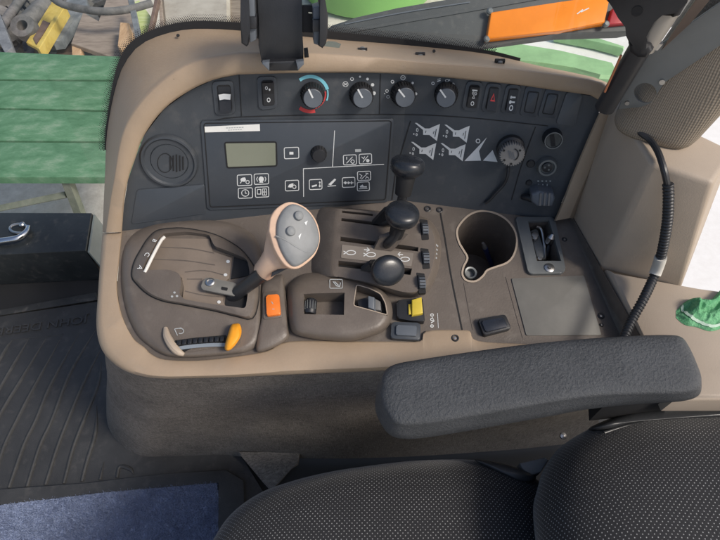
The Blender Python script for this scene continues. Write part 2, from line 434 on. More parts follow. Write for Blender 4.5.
# match B and C to A by fraction along piecewise anchors
def anchors(P, idx, ns):
    q = []
    for k in range(len(idx)-1):
        seg = even(P[idx[k]:idx[k+1]+1], ns+1); q += seg[:-1]
    return q+[P[idx[-1]]]
ia = [0, 8, 15, 17, 21]; ib = [0, 7, 15, 17, 21]; ic = [0, 9, 17, 19, 23]
A_, B_, C_ = anchors(A, ia, 26), anchors(B, ib, 26), anchors(C, ic, 26)
def offs(i, n, a, b):                      # depth of the window edge fades out towards the right cheek
    t = i/(n-1); k = 1 if t < .5 else max(0.0, 1-(t-.5)/.24)
    return b+(a-b)*k
n_ = len(A_)
def ringp(P, fo): return [PN.hit(p[0], p[1], fo(i)) for i, p in enumerate(P)]
rA0 = ringp(A_, lambda i: -.03); rA = ringp(A_, lambda i: .010); rA1 = ringp(blend(A_, B_, .12), lambda i: .0128)
rB0 = ringp(blend(A_, B_, .93), lambda i: .0126); rB = ringp(B_, lambda i: .0110)
rC0 = ringp(blend(B_, C_, .06), lambda i: offs(i, n_, .006, .0095)); rC1 = ringp(blend(B_, C_, .14), lambda i: offs(i, n_, -.006, .008))
rC = ringp(C_, lambda i: offs(i, n_, -.070, -.005))
rD = ringp(C_, lambda i: offs(i, n_, -.085, -.03))
cowl = mk('dash_cowl', loft([rA0, rA, rA1, rB0, rB, rC0, rC1, rC, rD], closed=False), BEIGE, con, angle=60)
# --- instrument panel: two facets with a fold between
pp = [(121.5,233)]+A[1:15]+[(598,97),(599,113),(587,140),(572,176),(561,205),(553.5,222)]
L_ = [p for p in pp if p[0] < 400]; R_ = [p for p in pp if p[0] > 400]
topf, botf = (396,72), (400,200)
def fold_px(t): return (topf[0]+(botf[0]-topf[0])*t, topf[1]+(botf[1]-topf[1])*t)
# true fold line of the two planes, projected
def proj(p):
    d = Vector(p)-CAM; z = d.dot(FWD); return (PW/2+FPX*d.dot(RGT)/z, PH/2-FPX*d.dot(UPV)/z)
fd = PL.n.cross(PR.n).normalized(); fd = fd if fd.z > 0 else -fd
ftop = proj(DB+fd*.155); fbot = (400, 201)
k = (72.5-fbot[1])/(ftop[1]-fbot[1]); ftop = (fbot[0]+(ftop[0]-fbot[0])*k, 73)
print('fold', ftop, 'panel height', (PL.hit(300, 73)-PL.hit(300, 210)).length)
gl = slab(L_+[ftop, fbot], PL, 0, -.03); gr = slab([fbot, ftop]+R_, PR, 0, -.03)
panel = mk('instrument_panel', join(gl, gr), PANEL, con, smooth=False)
def px_m(pl, x, y):                        # metres per px there
    return (pl.hit(x+.5, y)-pl.hit(x-.5, y)).length
def part(name, geo, mat, par=con, **k): return mk(name, geo, mat, par, **k)
# seams of the panel
for pts in ([(239,75),(241.5,116)], [(380.5,74),(379.5,114)], [(206,124),(240,117),(380,114.5),(460,117),(548,126)]):
    part('panel_groove', ribbon(crom([(*p, 0) for p in pts], 4), .9, PN, .0006), BLACKM, panel)
part('panel_groove', ribbon([(535.5,127),(528,147),(520,170),(511.5,200)], .9, PN, .0006), BLACKM, panel)
part('panel_groove', ribbon([(410.5,121),(402,150),(396,170),(392,200)], .9, PN, .0006), BLACKM, panel)

# --- speaker-like round vent, left
so = PL.hit(169.5, 161); m = px_m(PL, 169, 161)
vent = part('round_vent', revolve([(.0, .0), (29*m, 0), (29*m, .002), (27.5*m, .0048), (25.5*m, .0052), (24*m, .0025), (19.2*m, .0022), (18.6*m, .0012), (18*m, .0028), (0, .0028)], so, PL.n, 48), PANEL)
part('vent_slats', join(*[ribbon([(170+3.2*i, 154.5+1.0*abs(i-2)), (170.3+3.2*i, 172-1.0*abs(i-2))], 1.5, PL, .0036) for i in range(5)]), BLACKM, vent)
part('vent_ring', ribbon(circ(165, 163, 7.5, 9.5, 28), .7, PL, .0034, True), BLACKM, vent)

ac = part('access_cover', slab([(137,190),(204.5,184.5),(205.5,213.5),(131.5,224)], PL, .0016, -.001, .0007, 2, r=2), PANEL2)
# --- rocker switches along the top row
def quad_lerp(q, u, v):
    a = Vector(q[0]).lerp(Vector(q[1]), u); b = Vector(q[3]).lerp(Vector(q[2]), u); return tuple(a.lerp(b, v))
def sub_quad(q, u0, v0, u1, v1): return [quad_lerp(q, u0, v0), quad_lerp(q, u1, v0), quad_lerp(q, u1, v1), quad_lerp(q, u0, v1)]
def rocker(q, tilt_top, label, body=BLACK, glyph=None, col=WHITE):
    pl = PN.pick(*quad_lerp(q, .5, .5))
    sw = part('rocker_switch', slab(q, pl, .0022, -.001, .0008, 2, r=4), PANEL2, label=label)
    part('switch_well', slab(sub_quad(q, .2, .11, .86, .9), pl, .0025, 0, 0, r=3), BLACKM, sw)
    i = sub_quad(q, .27, .14, .84, .86)
    hi, lo = (.0075, .003) if tilt_top else (.003, .0075)
    a, b, c, d = [pl.hit(*p) for p in i]; n = pl.n
    mid = .0042
    ring0 = [a, b, c, d]; e, f = (a+d)/2, (b+c)/2
    V = [a+n*.0004, b+n*.0004, c+n*.0004, d+n*.0004, a+n*hi, b+n*hi, f+n*mid, c+n*lo, d+n*lo, e+n*mid]
    Fc = [(0, 1, 5, 4), (1, 2, 7, 6, 5), (2, 3, 8, 7), (3, 0, 4, 9, 8), (4, 5, 6, 9), (9, 6, 7, 8)]
    part('rocker', (V, Fc), body, sw, smooth=False)
    def face(u, v):                        # point on the rocker's face
        p = a.lerp(b, u).lerp(d.lerp(c, u), v); h = hi+(mid-hi)*v*2 if v < .5 else mid+(lo-mid)*(v-.5)*2
        return p+n*(h+.0004)
    if glyph:
        for kind, u, v, r in glyph:
            if kind == 'ring':
                V = [face(u+r*math.cos(t*math.pi/8), v+r*.62*math.sin(t*math.pi/8)) for t in range(16)]+[face(u+r*.6*math.cos(t*math.pi/8), v+r*.37*math.sin(t*math.pi/8)) for t in range(16)]
                Fc = [(t, (t+1) % 16, 16+(t+1) % 16, 16+t) for t in range(16)]
            elif kind == 'dot':
                V = [face(u+r*math.cos(t*math.pi/5), v+r*.6*math.sin(t*math.pi/5)) for t in range(10)]; Fc = [tuple(range(10))]
            elif kind == 'tri':
                V = [face(u, v-r*.8), face(u+r, v+r*.6), face(u-r, v+r*.6), face(u, v-r*.35), face(u+r*.5, v+r*.35), face(u-r*.5, v+r*.35)]
                Fc = [(0, 1, 4, 3), (1, 2, 5, 4), (2, 0, 3, 5)]
            else:                          # bar
                V = [face(u-r, v-.035), face(u+r, v-.035), face(u+r, v+.035), face(u-r, v+.035)]; Fc = [(0, 1, 2, 3)]
            part('switch_symbol', (V, Fc), col, sw, smooth=False)
    return sw
rk = rocker([(212,81.5),(233,81),(235.5,114),(215.5,115.5)], False, 'rocker switch with its upper half worn white')
part('worn_patch', ribbon([(219,97.5),(224,96.5),(230.5,97)], 5.5, PL, .0072), WHITE, rk)
rocker([(257,77),(276,76.5),(277.5,108),(259,110)], True, 'rocker switch with two small rings and a circle printed white', BLACK, [('ring', .36, .22, .13), ('dot', .64, .30, .09), ('ring', .5, .76, .17)])
rocker([(467,81),(483,82.3),(478.4,111.6),(461.6,109.7)], True, 'rocker switch with grey upper half and a white ring', BLACK, [('bar', .5, .14, .28), ('ring', .38, .28, .12), ('ring', .66, .3, .12), ('tri', .5, .46, .15), ('ring', .5, .8, .18)])
rocker([(487,83),(502,84.4),(497,113.4),(481,111.6)], False, 'rocker switch with a dull red triangle', BLACK, [('tri', .5, .42, .28)], RED)
rocker([(506.6,84.8),(521.6,85.3),(516,114.4),(500.4,113.4)], False, 'rocker switch with white lamp symbols', BLACK, [('bar', .5, .34, .3), ('dot', .3, .34, .12), ('bar', .55, .56, .26), ('dot', .3, .56, .14), ('ring', .5, .82, .22)])
for q in ([(526,86.3),(543,87.8),(535.6,118),(519.7,115.3)], [(546,88.5),(562,90),(555,119),(537.5,117)]):
    b_ = part('blanking_plug', slab(q, PR, .0018, -.001, .0007, 2, r=3), PANEL2)
    part('plug_groove', ribbon(rnd(sub_quad(q, .2, .16, .84, .86), 2), .9, PR, .0021, True), BLACKM, b_)
    part('plug_face', slab(sub_quad(q, .25, .19, .8, .83), PR, .0028, .001, .0006, 2, r=2), PANEL2, b_)
q = [(567,92),(582.5,93.5),(575,126),(556,123.8)]
b_ = part('blanking_plug', slab(q, PR, .0022, -.001, .0008, 2, r=3), plastic('blank_plate', (.078, .086, .094), .45, .1))

# --- rotary dials
def dial(x, y, r, ang, label, base=(-4.5, -10.5)):
    pl = PN.pick(x, y); n = pl.n; m = px_m(pl, x, y)
    # cap centre seen at (x, y): find the foot of the axis on the panel
    h = .019; c = pl.hit(x, y, h); o = c-n*h
    R0 = r*m
    d = part('rotary_dial', revolve([(R0*1.14, 0), (R0*1.12, .004), (R0*1.03, .0145), (R0*1.0, .0165), (R0*.97, .0180), (R0*.92, .019), (0, .019)], o, n, 40), BLACK, label=label)
    ridges = []
    for k in range(26):
        t = 2*math.pi*k/26; u, v = frame(n); dd = u*math.cos(t)+v*math.sin(t); e = n.cross(dd)
        p0 = o+dd*R0*1.12+n*.003; p1 = o+dd*R0*1.02+n*.0150; wv = e*R0*.055
        ridges.append(([p0-wv, p0+wv, p1+wv, p1-wv, p0-wv+dd*.0008, p0+wv+dd*.0008, p1+wv+dd*.0008, p1-wv+dd*.0008], [(4, 5, 6, 7), (0, 1, 5, 4), (1, 2, 6, 5), (2, 3, 7, 6), (3, 0, 4, 7)]))
    part('grip_ridges', join(*ridges), BLACKM, d, smooth=False)
    part('dial_cap', revolve([(R0*.9, .0185), (R0*.9, .0196), (R0*.86, .0200), (0, .0198)], o, n, 36), GREYB, d)
    a = R(ang); part('pointer', ribbon([(x+math.cos(a)*r*.05, y-math.sin(a)*r*.05), (x+math.cos(a)*r*1.0, y-math.sin(a)*r*1.0)], 1.7, pl, h+.0014), WHITE, d)
    return d
dial(313, 98.5, 10.2, 115, 'temperature dial inside a blue and red arc')
dial(362.7, 98.3, 10.2, 118, 'fan dial ringed by growing white dots')
dial(405, 97.5, 10.2, 128, 'wiper dial with ring and dot marks')
dial(446, 98, 10.2, 125, 'light dial with four small lamp marks')
m0 = (310.5, 94)
part('cold_arc', ribbon(circ(*m0, 17.5, 17.5, 26, 128, 15), 3.3, PL, .0005), CYAN)
part('cold_arc_tail', ribbon(circ(*m0, 17.5, 17.5, 12, 14, -22), 1.3, PL, .0005), CYAN)
part('hot_arc', ribbon(circ(*m0, 17.5, 17.5, 14, 232, 285), 3.6, PL, .0005), RED)
part('hot_arc_tail', ribbon(circ(*m0, 15, 15, 14, 287, 370), 1.3, PL, .0005), RED)
def dot(x, y, r): part('printed_dot', fill(circ(x, y, r, r, 12), PN), WHITE, smooth=False)
def ringp2(x, y, r, w=.7): part('printed_ring', ribbon(circ(x, y, r, r, 14), w, PN, .0005, True), WHITE)
ringp2(345.5, 84.2, 2.6, .5); part('fan_mark', join(ribbon([(344, 83), (347, 85.4)], .6, PN), ribbon([(347, 83), (344, 85.4)], .6, PN, .0007)), WHITE)
ringp2(352, 79, 1.5); dot(360, 76.7, 1.1); dot(367.5, 79, 1.4); dot(372.6, 84.8, 1.7); dot(374, 93.2, 1.9)
ringp2(392.5, 81.7, 1.4); ringp2(403, 77.7, 2.2); dot(403, 77.7, .6); dot(412.7, 83, 1.2); dot(415.8, 93.8, 1.5); ringp2(387, 91, 1.4, .5); ringp2(388, 96.8, 1.4, .5); dot(384.6, 93.6, .5)
ringp2(433, 83.4, 1.3); part('lamp_mark', join(ribbon([(437.2, 81.4), (440.5, 80.4)], 1.1, PR), ribbon([(437.4, 79.4), (440.7, 78.6)], .6, PR)), WHITE)
part('lamp_mark', join(ribbon(circ(447, 80.6, 1.6, 1.2, 10), .6, PR, .0005, True), ribbon([(448.4, 80.2), (450, 80)], 1.2, PR)), WHITE); ringp2(453, 84.5, 1.4, .6); 

# --- display unit
du = part('display_unit', slab([(200.5,121),(394,118.5),(388,202.5),(207.5,210)], PL, .0025, -.002, .001, 2, r=3), PANEL2)
part('unit_groove', ribbon(rnd([(203.8,123.3),(391.5,120.8),(385.5,199.8),(210,207.2)], 3), 1.0, PL, .0029, True), BLACKM, du)
part('lcd_bezel', ribbon(rnd([(224.7,142.6),(276.2,142),(276.8,166),(227.2,167.8)], 2), 1.5, PL, .0031, True), BLACKM, du)
part('lcd_screen', slab([(225.4,143.2),(275.6,142.7),(276,165.3),(227.8,167)], PL, .0029, .001, 0, r=1.5), LCD, du)
st = part('paper_sticker', slab([(204.5,126.8),(259.7,124.2),(260,131),(205,132.4)], PL, .0029, .002, 0), STICK, du)
part('faded_print', join(*[ribbon([(226+i*2.6, 128.0-.1*i), (227.9+i*2.6, 127.9-.1*i)], .9, PL, .0031) for i in range(7)]+[ribbon([(228+i*2.4, 130.1-.1*i), (229.8+i*2.4, 130-.1*i)], .7, PL, .0031) for i in range(6)]), GREYPRINT, st)
OFFD = .0030
def box_glyph(x0, y0, x1, y1, strokes=(), fills=(), name='symbol_key', sh=.25):
    o = [(x0, y0+.5), (x1, y0-.1), (x1+sh, y1-.4), (x0+sh, y1+.2)]
    gs = [ribbon(rnd(o, 1.5, 3), .75, PL, OFFD, True)]
    W_, H_ = x1-x0, y1-y0
    P = lambda p: (x0+p[0]*W_, y0+p[1]*H_)
    for s_ in strokes: gs.append(ribbon([P(p) for p in s_], .7, PL, OFFD+.0001))
    for f_ in fills: gs.append(fill([P(p) for p in f_], PL, OFFD+.0002))
    return part(name, join(*gs), WHITE, du, smooth=False)
def ell(cx, cy, rx, ry, n=12): return [(cx+rx*math.cos(2*math.pi*k/n), cy+ry*math.sin(2*math.pi*k/n)) for k in range(n+1)]
TR = [(.2,.55),(.3,.35),(.55,.3),(.62,.5),(.8,.6),(.8,.75),(.55,.72),(.5,.62),(.36,.62),(.3,.78),(.18,.75)]
box_glyph(284.2,147.3,298.6,158.6, fills=[[(.36,.4),(.64,.4),(.64,.64),(.36,.64)]])
box_glyph(237.2,174.6,251.6,185.6, [[(.2,.8),(.35,.55)], ell(.72,.68,.12,.16,8)], [[(.22,.4),(.35,.28),(.55,.25),(.62,.5),(.5,.66),(.25,.6)]])
box_glyph(254.1,173.6,268.4,184.3, [[(.25,.3),(.17,.5),(.25,.75)], [(.75,.3),(.83,.5),(.75,.75)]], [ell(.5,.52,.19,.26,10)[:-1], [(.4,.72),(.6,.72),(.64,.85),(.36,.85)]])
box_glyph(238.2,187.8,252.3,198.2, [ell(.5,.5,.26,.32,12), [(.5,.3),(.5,.52),(.62,.52)]])
box_glyph(255.2,186.8,268.6,197.2, [[(.16,.25),(.42,.25),(.42,.7),(.16,.7),(.16,.25)], [(.55,.2),(.84,.2),(.84,.8),(.55,.8),(.55,.2)], [(.69,.2),(.69,.8)], [(.55,.5),(.84,.5)]])
box_glyph(285.2,180.2,298.6,190.8, [ell(.68,.62,.13,.17,8)], [[(.2,.66),(.28,.42),(.5,.3),(.62,.3),(.6,.52),(.45,.7)]])
box_glyph(343.3,154.8,356.2,164.8, [[(.26,.2),(.26,.5)], [(.25,.85),(.72,.2)], ell(.72,.68,.14,.18,8)])
box_glyph(359.1,153.8,371.5,163.8, [[(.2,.3),(.36,.5),(.46,.26)], [(.3,.85),(.72,.2)]], [ell(.7,.68,.14,.18,8)[:-1]])
box_glyph(309.2,179.3,321.8,189.5, [[(.84,.2),(.84,.62)], [(.76,.3),(.92,.3)]], [[(.2,.62),(.6,.5),(.62,.66),(.22,.78)], ell(.84,.66,.08,.12,8)[:-1]])
part('printed_line', join(ribbon([(327.5,186.3),(336,185.6)], .8, PL, OFFD), fill([(328.3,184.4),(334.6,178.6),(336.2,179.6),(331,185.4)], PL, OFFD+.0002)), WHITE, du, smooth=False)
box_glyph(342.2,177.3,354.8,187.3, [[(.1,.55),(.9,.55)]], [ell(.25,.55,.1,.16,8)[:-1], [(.45,.38),(.65,.55),(.45,.72)], [(.7,.4),(.78,.4),(.78,.7),(.7,.7)]])
box_glyph(357.4,171.2,370.5,180.4, [[(.15,.3),(.35,.5),(.2,.8)], [(.3,.88),(.8,.2)], [(.6,.85),(.72,.6),(.9,.8)], [(.62,.2),(.85,.3)]])
box_glyph(357.2,181.8,369.2,190.8, [[(.15,.78),(.85,.72)]], [[(.2,.5),(.45,.3),(.55,.5),(.8,.48),(.8,.62),(.25,.64)]])
part('printed_line', ribbon([(334.6,130.5),(332.5,167)], .7, PL, OFFD), WHITE, du)
part('printed_line', ribbon([(303.6,196.8),(303.4,168.7),(384,164.3)], .7, PL, OFFD), WHITE, du)
part('indicator_mark', fill([(355,149.3),(361,149),(361.2,151.7),(355.2,152)], PL, OFFD), GREYPRINT, du, smooth=False)
n = PL.n; c = PL.hit(319, 156, .012); o = c-n*.012; m = px_m(PL, 319, 156)
kb = part('small_knob', revolve([(8.2*m, .0026), (7.6*m, .004), (7*m, .011), (6.2*m, .0125), (0, .013)], o, n, 28), BLACK)
part('grip_ridges', join(*[tube([o+(frame(n)[0]*math.cos(t)+frame(n)[1]*math.sin(t))*7.9*m+n*.003, o+(frame(n)[0]*math.cos(t)+frame(n)[1]*math.sin(t))*7.1*m+n*.0108], .0005, 6) for t in [2*math.pi*k/18 for k in range(18)]]), BLACKM, kb)

# --- right-hand panel prints
bt = [(414.8,122.9),(416.9,122.9),(425,128.5),(429.4,128.5),(434.4,126.2),(440,124),(436.9,141),(429.4,135),(423.1,134.8),(423.1,130),(419.5,127)]
for dx, dy in ((0, 0), (29.7, 1.8), (-3.7, 19), (25.7, 20.2)):
    f_ = part('flow_chart_print', fill([(x+dx, y+dy) for x, y in bt], PR), WHITE, smooth=False)
    gl_ = [ribbon([(436.4+dx, 129+dy), (434.9+dx, 137+dy)], .7, PR, .0008), ribbon([(434.2+dx, 131+dy), (433.2+dx, 134+dy)], .6, PR, .0008), ribbon([(426+dx, 130.6+dy), (425.5+dx, 133+dy)], .7, PR, .0008)]
    part('print_gap', join(*gl_), PANEL, f_)
    part('scale_marks', join(ribbon(circ(417.3+dx, 130+dy, .9, 1.7, 9), .6, PR, .0005, True), ribbon(circ(416.6+dx, 134.6+dy, .7, 1.1, 8), .6, PR, .0005, True), fill(circ(413.8+dx, 134+dy, .7, .8, 8), PR)), WHITE, f_)
part('wedge_print', fill([(464.4,161),(486.9,137.3),(479,151),(481,160.6)], PR), WHITE, smooth=False)
part('wedge_print', fill([(483,160.6),(492.6,150),(497.5,162)], PR), WHITE, smooth=False)
ringp2(478, 141, 1.9, .8)
for x, y in ((401,136.5), (438.5,209)): pass
# big serrated knob
n = PR.n; c = PR.hit(512, 155, .024); o = c-n*.024; m = px_m(PR, 512, 155)
bk = part('serrated_knob', revolve([(14*m, 0), (13.5*m, .008), (11*m, .010), (11*m, .016)], o, n, 36), BLACK)
gv = []
NT = 30
u, v = frame(n)
for hh in (.016, .0225, .0245):
    gv.append([o+n*hh+(u*math.cos(2*math.pi*k/(NT*4))+v*math.sin(2*math.pi*k/(NT*4)))*m*(12.6 if (k % 4) < 2 else 11.4)*(1 if hh < .024 else .93) for k in range(NT*4)])
kc = part('knob_cap', loft(gv, True, True), GREYK, bk, smooth=False)
part('cap_marks', join(*[ribbon([(508.5+2.2*i, 150.5+.8*i), (510.5+2.2*i, 158.5+.6*i)], .7, PR, .0252) for i in range(3)]), GREYB, kc)
part('cap_holes', join(*[fill(circ(512+9.3*math.cos(R(a)), 155-9*math.sin(R(a)), 1.2, 1.2, 10), PR, .0252) for a in (150, 215, 265, 30)]), BLACKM, kc, smooth=False)
part('arc_mark', ribbon(circ(512.5, 154.5, 6, 6, 14, 70, -70), 1.1, PR, .0252), BLACKM, kc)
part('tether_cord', tube([PR.hit(508.5,167,.004), PR.hit(507.5,176,.006), PR.hit(504,184,.005), PR.hit(496,193,.005), PR.hit(489,200.5,.004), PR.hit(485,203,.003)], .0021, 8, 4), BLACK)
# lighter, socket, small holes, plug
n = PR.n; c = PR.hit(553.5, 140.5, .012); o = c-n*.012; m = px_m(PR, 553, 140)
lt = part('key_switch', revolve([(10*m, 0), (9.6*m, .004), (8.8*m, .0125), (7.4*m, .0125), (7.2*m, .010), (0, .010)], o, n, 30), BLACK)
part('switch_ring', revolve([(8.9*m, .0118), (8.9*m, .0132), (8.0*m, .0132), (8.0*m, .0118)], o, n, 30), STEELD, lt)
part('key_bar', join(ribbon([(552,134.5),(553.5,146.5)], 4.2, PR, .0135)), BLACKM, lt)
c = PR.hit(547.5, 168, .009); o = c-n*.009
sk = part('round_socket', revolve([(10.5*m, 0), (10*m, .006), (9.2*m, .0095), (7.4*m, .0095), (6.8*m, .006), (0, .006)], o, n, 30), STEELD)
part('socket_core', revolve([(5.6*m, .006), (5.4*m, .0085), (4.4*m, .009), (0, .0085)], o, n, 24), BLACK, sk)
part('socket_pins', join(*[fill(circ(547.5+2.6*math.cos(R(a)), 167.5-2.6*math.sin(R(a)), 1.1, 1.1, 9), PR, .0098) for a in (60, 180, 300)]), STEELD, sk, smooth=False)
for x, y, r in ((530.7,163.5,4.5), (528.8,182.5,3.4)):
    part('round_plug', revolve([(r*m, 0), (r*m, .001), (r*.8*m, .0022), (0, .0022)], PR.hit(x, y), n, 20), BLACK)
part('pin_legend', join(*[ribbon([(537.5+4*i, 181), (539+4*i, 181.2)], 1.2, PR) for i in range(4)]+[ribbon([(538.5+4.4*i, 184), (538+4.4*i, 187.5)], .9, PR) for i in range(3)]), GREYPRINT, con)
pg = part('connector_plug', slab([(531.5,194.5),(539,191.5),(554,194),(555.5,199),(552.5,207),(537,207),(531,202)], PR, .022, -.002, .004, 3), GREYB)
part('plug_ribs', join(*[slab([(540+4.3*i,193.5),(542+4.3*i,193.6),(541+4.3*i,206),(539+4.3*i,206)], PR, .0236, .02, .0004, 1) for i in range(3)]), GREYK, pg)
part('plug_boot', tube([PR.hit(533,198.5,.011), PR.hit(527,197.5,.009), PR.hit(523,197,.002)], [.0062, .0045, .004], 12), BLACK, pg)

# ================================================================== DECK OF THE CONSOLE
inner = [(122,232),(119,262),(117,288),(122,316),(133,338),(144,347),(151,354),(165,359.5),(198,360.5),(236,356.5),(267,351),(289,341.5),(351,341.5),(390,341.5),(420,341),(426,331),(460,330),(470,331.5),(478,341),(529,344),(600,346),(652,352)]
outer = [(102.5,233),(100,265),(97.5,300),(96.5,328),(102,350),(117,366),(135,374.5),(160,378.5),(200,378),(238,377),(268,375.5),(292,374.5),(352,372),(392,370),(420,367),(430,366),(455,363),(470,362),(480,361),(530,357),(600,354),(652,356)]
def cr2(P, sub): return [(p.x, p.y) for p in crom([(x, y, 0) for x, y in P], sub)]
I_ = cr2(inner, 4); O_ = cr2(outer, 4)
def DKr(P, off): return [DK.hit(p[0], p[1], off) for p in P]
mixP = lambda P, Q, t: [(p[0]+(q[0]-p[0])*t, p[1]+(q[1]-p[1])*t) for p, q in zip(P, Q)]
rim = mk('console_rim', loft([DKr(I_, -.02), DKr(I_, .0028), DKr(mixP(I_, O_, .05), .0045), DKr(mixP(I_, O_, .72), .0045), DKr(mixP(I_, O_, .88), .0025), DKr(mixP(I_, O_, .97), -.004), DKr(O_, -.012), DKr(O_, -.026), DKr(mixP(I_, O_, .9), -.03)], closed=False), BEIGE, con, angle=50)
dpx = [(118,228),(119,262),(117,288),(121,316),(131,338),(143,348),(150,356),(165,362),(198,363),(236,359),(267,353.5),(289,344),(420,344),(428,334),(468,334),(478,344),(600,350),(652,356),(566,205),(553.5,205),(400,186),(120,218)]
deck = mk('console_deck', prism3([DK.hit(*p, 0) for p in dpx], -DK.n*.135), BROWN, con, smooth=False)
# --- openings carved in the deck
cup = [(480.6,211),(494,212.7),(507,220),(515,231),(517,242),(514,254.6),(507,262.7),(494,267.5),(487,270.5),(483,276),(476,281),(467,280.5),(462.6,275),(463.5,267),(467.5,258),(463.5,250),(459,242),(457,231),(461.7,222),(470,214.5)]
cup = [(p.x, p.y) for p in crom([(x, y, 0) for x, y in cup], 4, True)]
def pit(px, depth, pl=DK, top=.03, taper=1.0):
    T = [pl.hit(p[0], p[1], 0) for p in px]; c = sum(T, Vector())/len(T); nn = pl.n
    B_ = [c+(t-c)*taper-nn*depth for t in T]; T2 = [t+nn*top for t in T]
    return loft([B_, T, T2], True, True)
latch_hole = [(527,223),(548,222),(560,262.6),(536,262.6)]
cut(deck, [pit(cup, .110, taper=.86), pit(latch_hole, .05)])
part('cup_lit_rim', ribbon(cup, 1.9, DK, .0012, True), BEIGE2, deck)  # light-coloured ribbon paints the lit edge round the cup opening
part('cup_floor_disc', revolve([(.028, 0), (.028, .002), (.0, .002)], DK.hit(487, 240, -.107), DK.n, 30), BLACKM, deck)
pen_a, pen_b = DK.hit(492, 266, -.106), DK.hit(483, 243, -.05)
pen = thing('pen', 'dark blue pen with a pale tip standing in the cup holder', 'pen', pen_a)
mk('barrel', tube([pen_a, pen_a.lerp(pen_b, .8)], .0042, 12), plastic('pen_blue', (.03, .04, .12), .3, 0), pen)
mk('tip', tube([pen_a.lerp(pen_b, .8), pen_a.lerp(pen_b, .9), pen_b], [.0036, .0032, .0022], 12), GREYK, pen)
c = DK.hit(470, 273.5, -.012); m = px_m(DK, 470, 273)
ws = part('round_outlet', revolve([(7.2*m, -.05), (7.2*m, .002), (6.2*m, .004), (4.6*m, .0035), (4.2*m, -.004), (0, -.004)], c, (DK.n+Vector((.1, -.15, 0))), 28), STEELD)
# --- seam between the left and right deck pieces
part('deck_seam', ribbon(cr2([(440.5,213),(445,238),(452,280),(462.5,331)], 4), 1.3, DK, .0006), BLACKM, deck)
# --- moulded housing under the shifter and the hand throttle
DH = Plane(DK.o+DK.n*.0125, DK.n)
hs0 = [(123,250),(134,233),(155,224),(190,220),(228,222),(254,236),(263,262),(263,300),(262,338),(250,351),(225,355.5),(190,358),(166,356),(150,347),(136,334),(126,312),(121,282)]
hs1 = [(132,262),(141,247),(158,231),(188,226),(222,229),(244,241),(255,264),(256,300),(254,331),(244,345),(222,350),(190,353),(170,351),(157,342),(147,328),(138,308),(131,284)]
hsg = part('shift_housing', mound(DK, [(hs0, -.002), (mixP(hs0, hs1, .1), .004), (mixP(hs0, hs1, .45), .0095), (mixP(hs0, hs1, .8), .0118), (hs1, .0122)], 4), BROWN2, angle=70)
# --- shifter quadrant, a low dome
dome = [(132,276),(134.5,262),(141.5,249),(148,239),(157,231),(172,228.5),(188.6,229),(214,234.5),(236,246),(248,258),(257,275),(258,300),(252,318),(236,316),(216,311),(198,307.5),(180,304),(162,300.5),(148,294),(138,285)]
qd = mk('shift_quadrant', mound(DH, [(dome, -.002), (dome, .0015), (shrink(dome, .985), .0045), (shrink(dome, .95), .0075), (shrink(dome, .8), .011)], 4), BROWN2, con, angle=50)
QO = .0112
part('quadrant_seam', ribbon([(p.x, p.y) for p in crom([(x, y, 0) for x, y in shrink(dome, 1.012)], 3, True)], .9, DH, .0008, True), BLACKM, qd)
gate = [(163,237),(188,234.5),(210.6,237.5),(213,243),(216,250),(248,261.5),(251,275),(249,300),(247,312),(226,309),(205,306),(186,302.5),(181.5,297),(184,287),(182,277),(172,273.5),(144,274)]
gate = rnd(gate, 4)
cut(qd, [pit(gate, .011, DH, .03)])
DG = Plane(DH.o+DH.n*.004, DH.n)
sh = part('sliding_shroud', join(slab([(163,238),(210,238.5),(212,252),(232,257),(229,279),(225,281),(222,301),(227,308),(186,302),(182,297),(184.5,287),(182.5,277),(144.5,273.5)], DH, .0015, -.02, .001, 2)), TAUPE)
part('shroud_ridges', join(*[ribbon(cr2(p, 4), .9, DH, .0020) for p in ([(158,247),(190,248.5),(214,253)], [(152,259),(185,260.5),(215,265)], [(185,272),(205,270.5),(226,275.5)], [(187,279),(202,279)], [(185,291),(203,295),(224,297)])]), BROWN, sh)
part('shroud_dots', join(*[fill(circ(x, y, 1.9, 1.6, 10), DH, .0024) for x, y in ((228,261.5), (225.5,274.8), (219,302))]), WHITE, sh, smooth=False)
part('gate_opening', slab([(234,257),(249,262),(250.5,275),(231,279)], DH, .0012, 0), BLACKM, qd, smooth=False)
part('gate_opening', slab([(226,297),(250,296),(247.5,312),(225,308)], DH, .0012, 0), BLACKM, qd, smooth=False)
part('range_strip', tube([DH.hit(144.8,272.5,.0105), DH.hit(152,257.5,.0115), DH.hit(160.5,241.5,.0115), DH.hit(164.5,237,.0105)], .0022, 10, 4), plastic('pale_strip', (.62, .60, .56), .4, .05), qd)
def deck_text(s, x, y, size, ang, off, mat, par, pl=None):
    pl = pl or DH; o = pl.hit(x, y, off); ca, sa = math.cos(R(ang)), math.sin(R(ang))
    return part('letter', text_geo(s, size, lambda co: o+pl.u*(co.x*ca-co.y*sa)+pl.v*(co.x*sa+co.y*ca)+pl.n*co.z, .0001), mat, par, smooth=False)
deck_text('A', 140, 267.5, .009, 245, .0108, WHITE, qd); deck_text('C', 147, 254.5, .009, 245, .0112, WHITE, qd); deck_text('B', 154.3, 240.5, .008, 245, .0105, WHITE, qd)
part('dot_mark', join(*[fill(circ(x, y, 1.3, 1.1, 8), DH, .0112) for x, y in ((172,296.5), (174.5,292.5), (177,296))]), GREYPRINT, qd, smooth=False)
lk = part('lever_link', slab([(203.5,279),(207.5,277.2),(236,283),(239,290),(235,296),(202,289.5),(201,286)], DH, .012, .0085, .0008, 2, r=2), PLATEG)
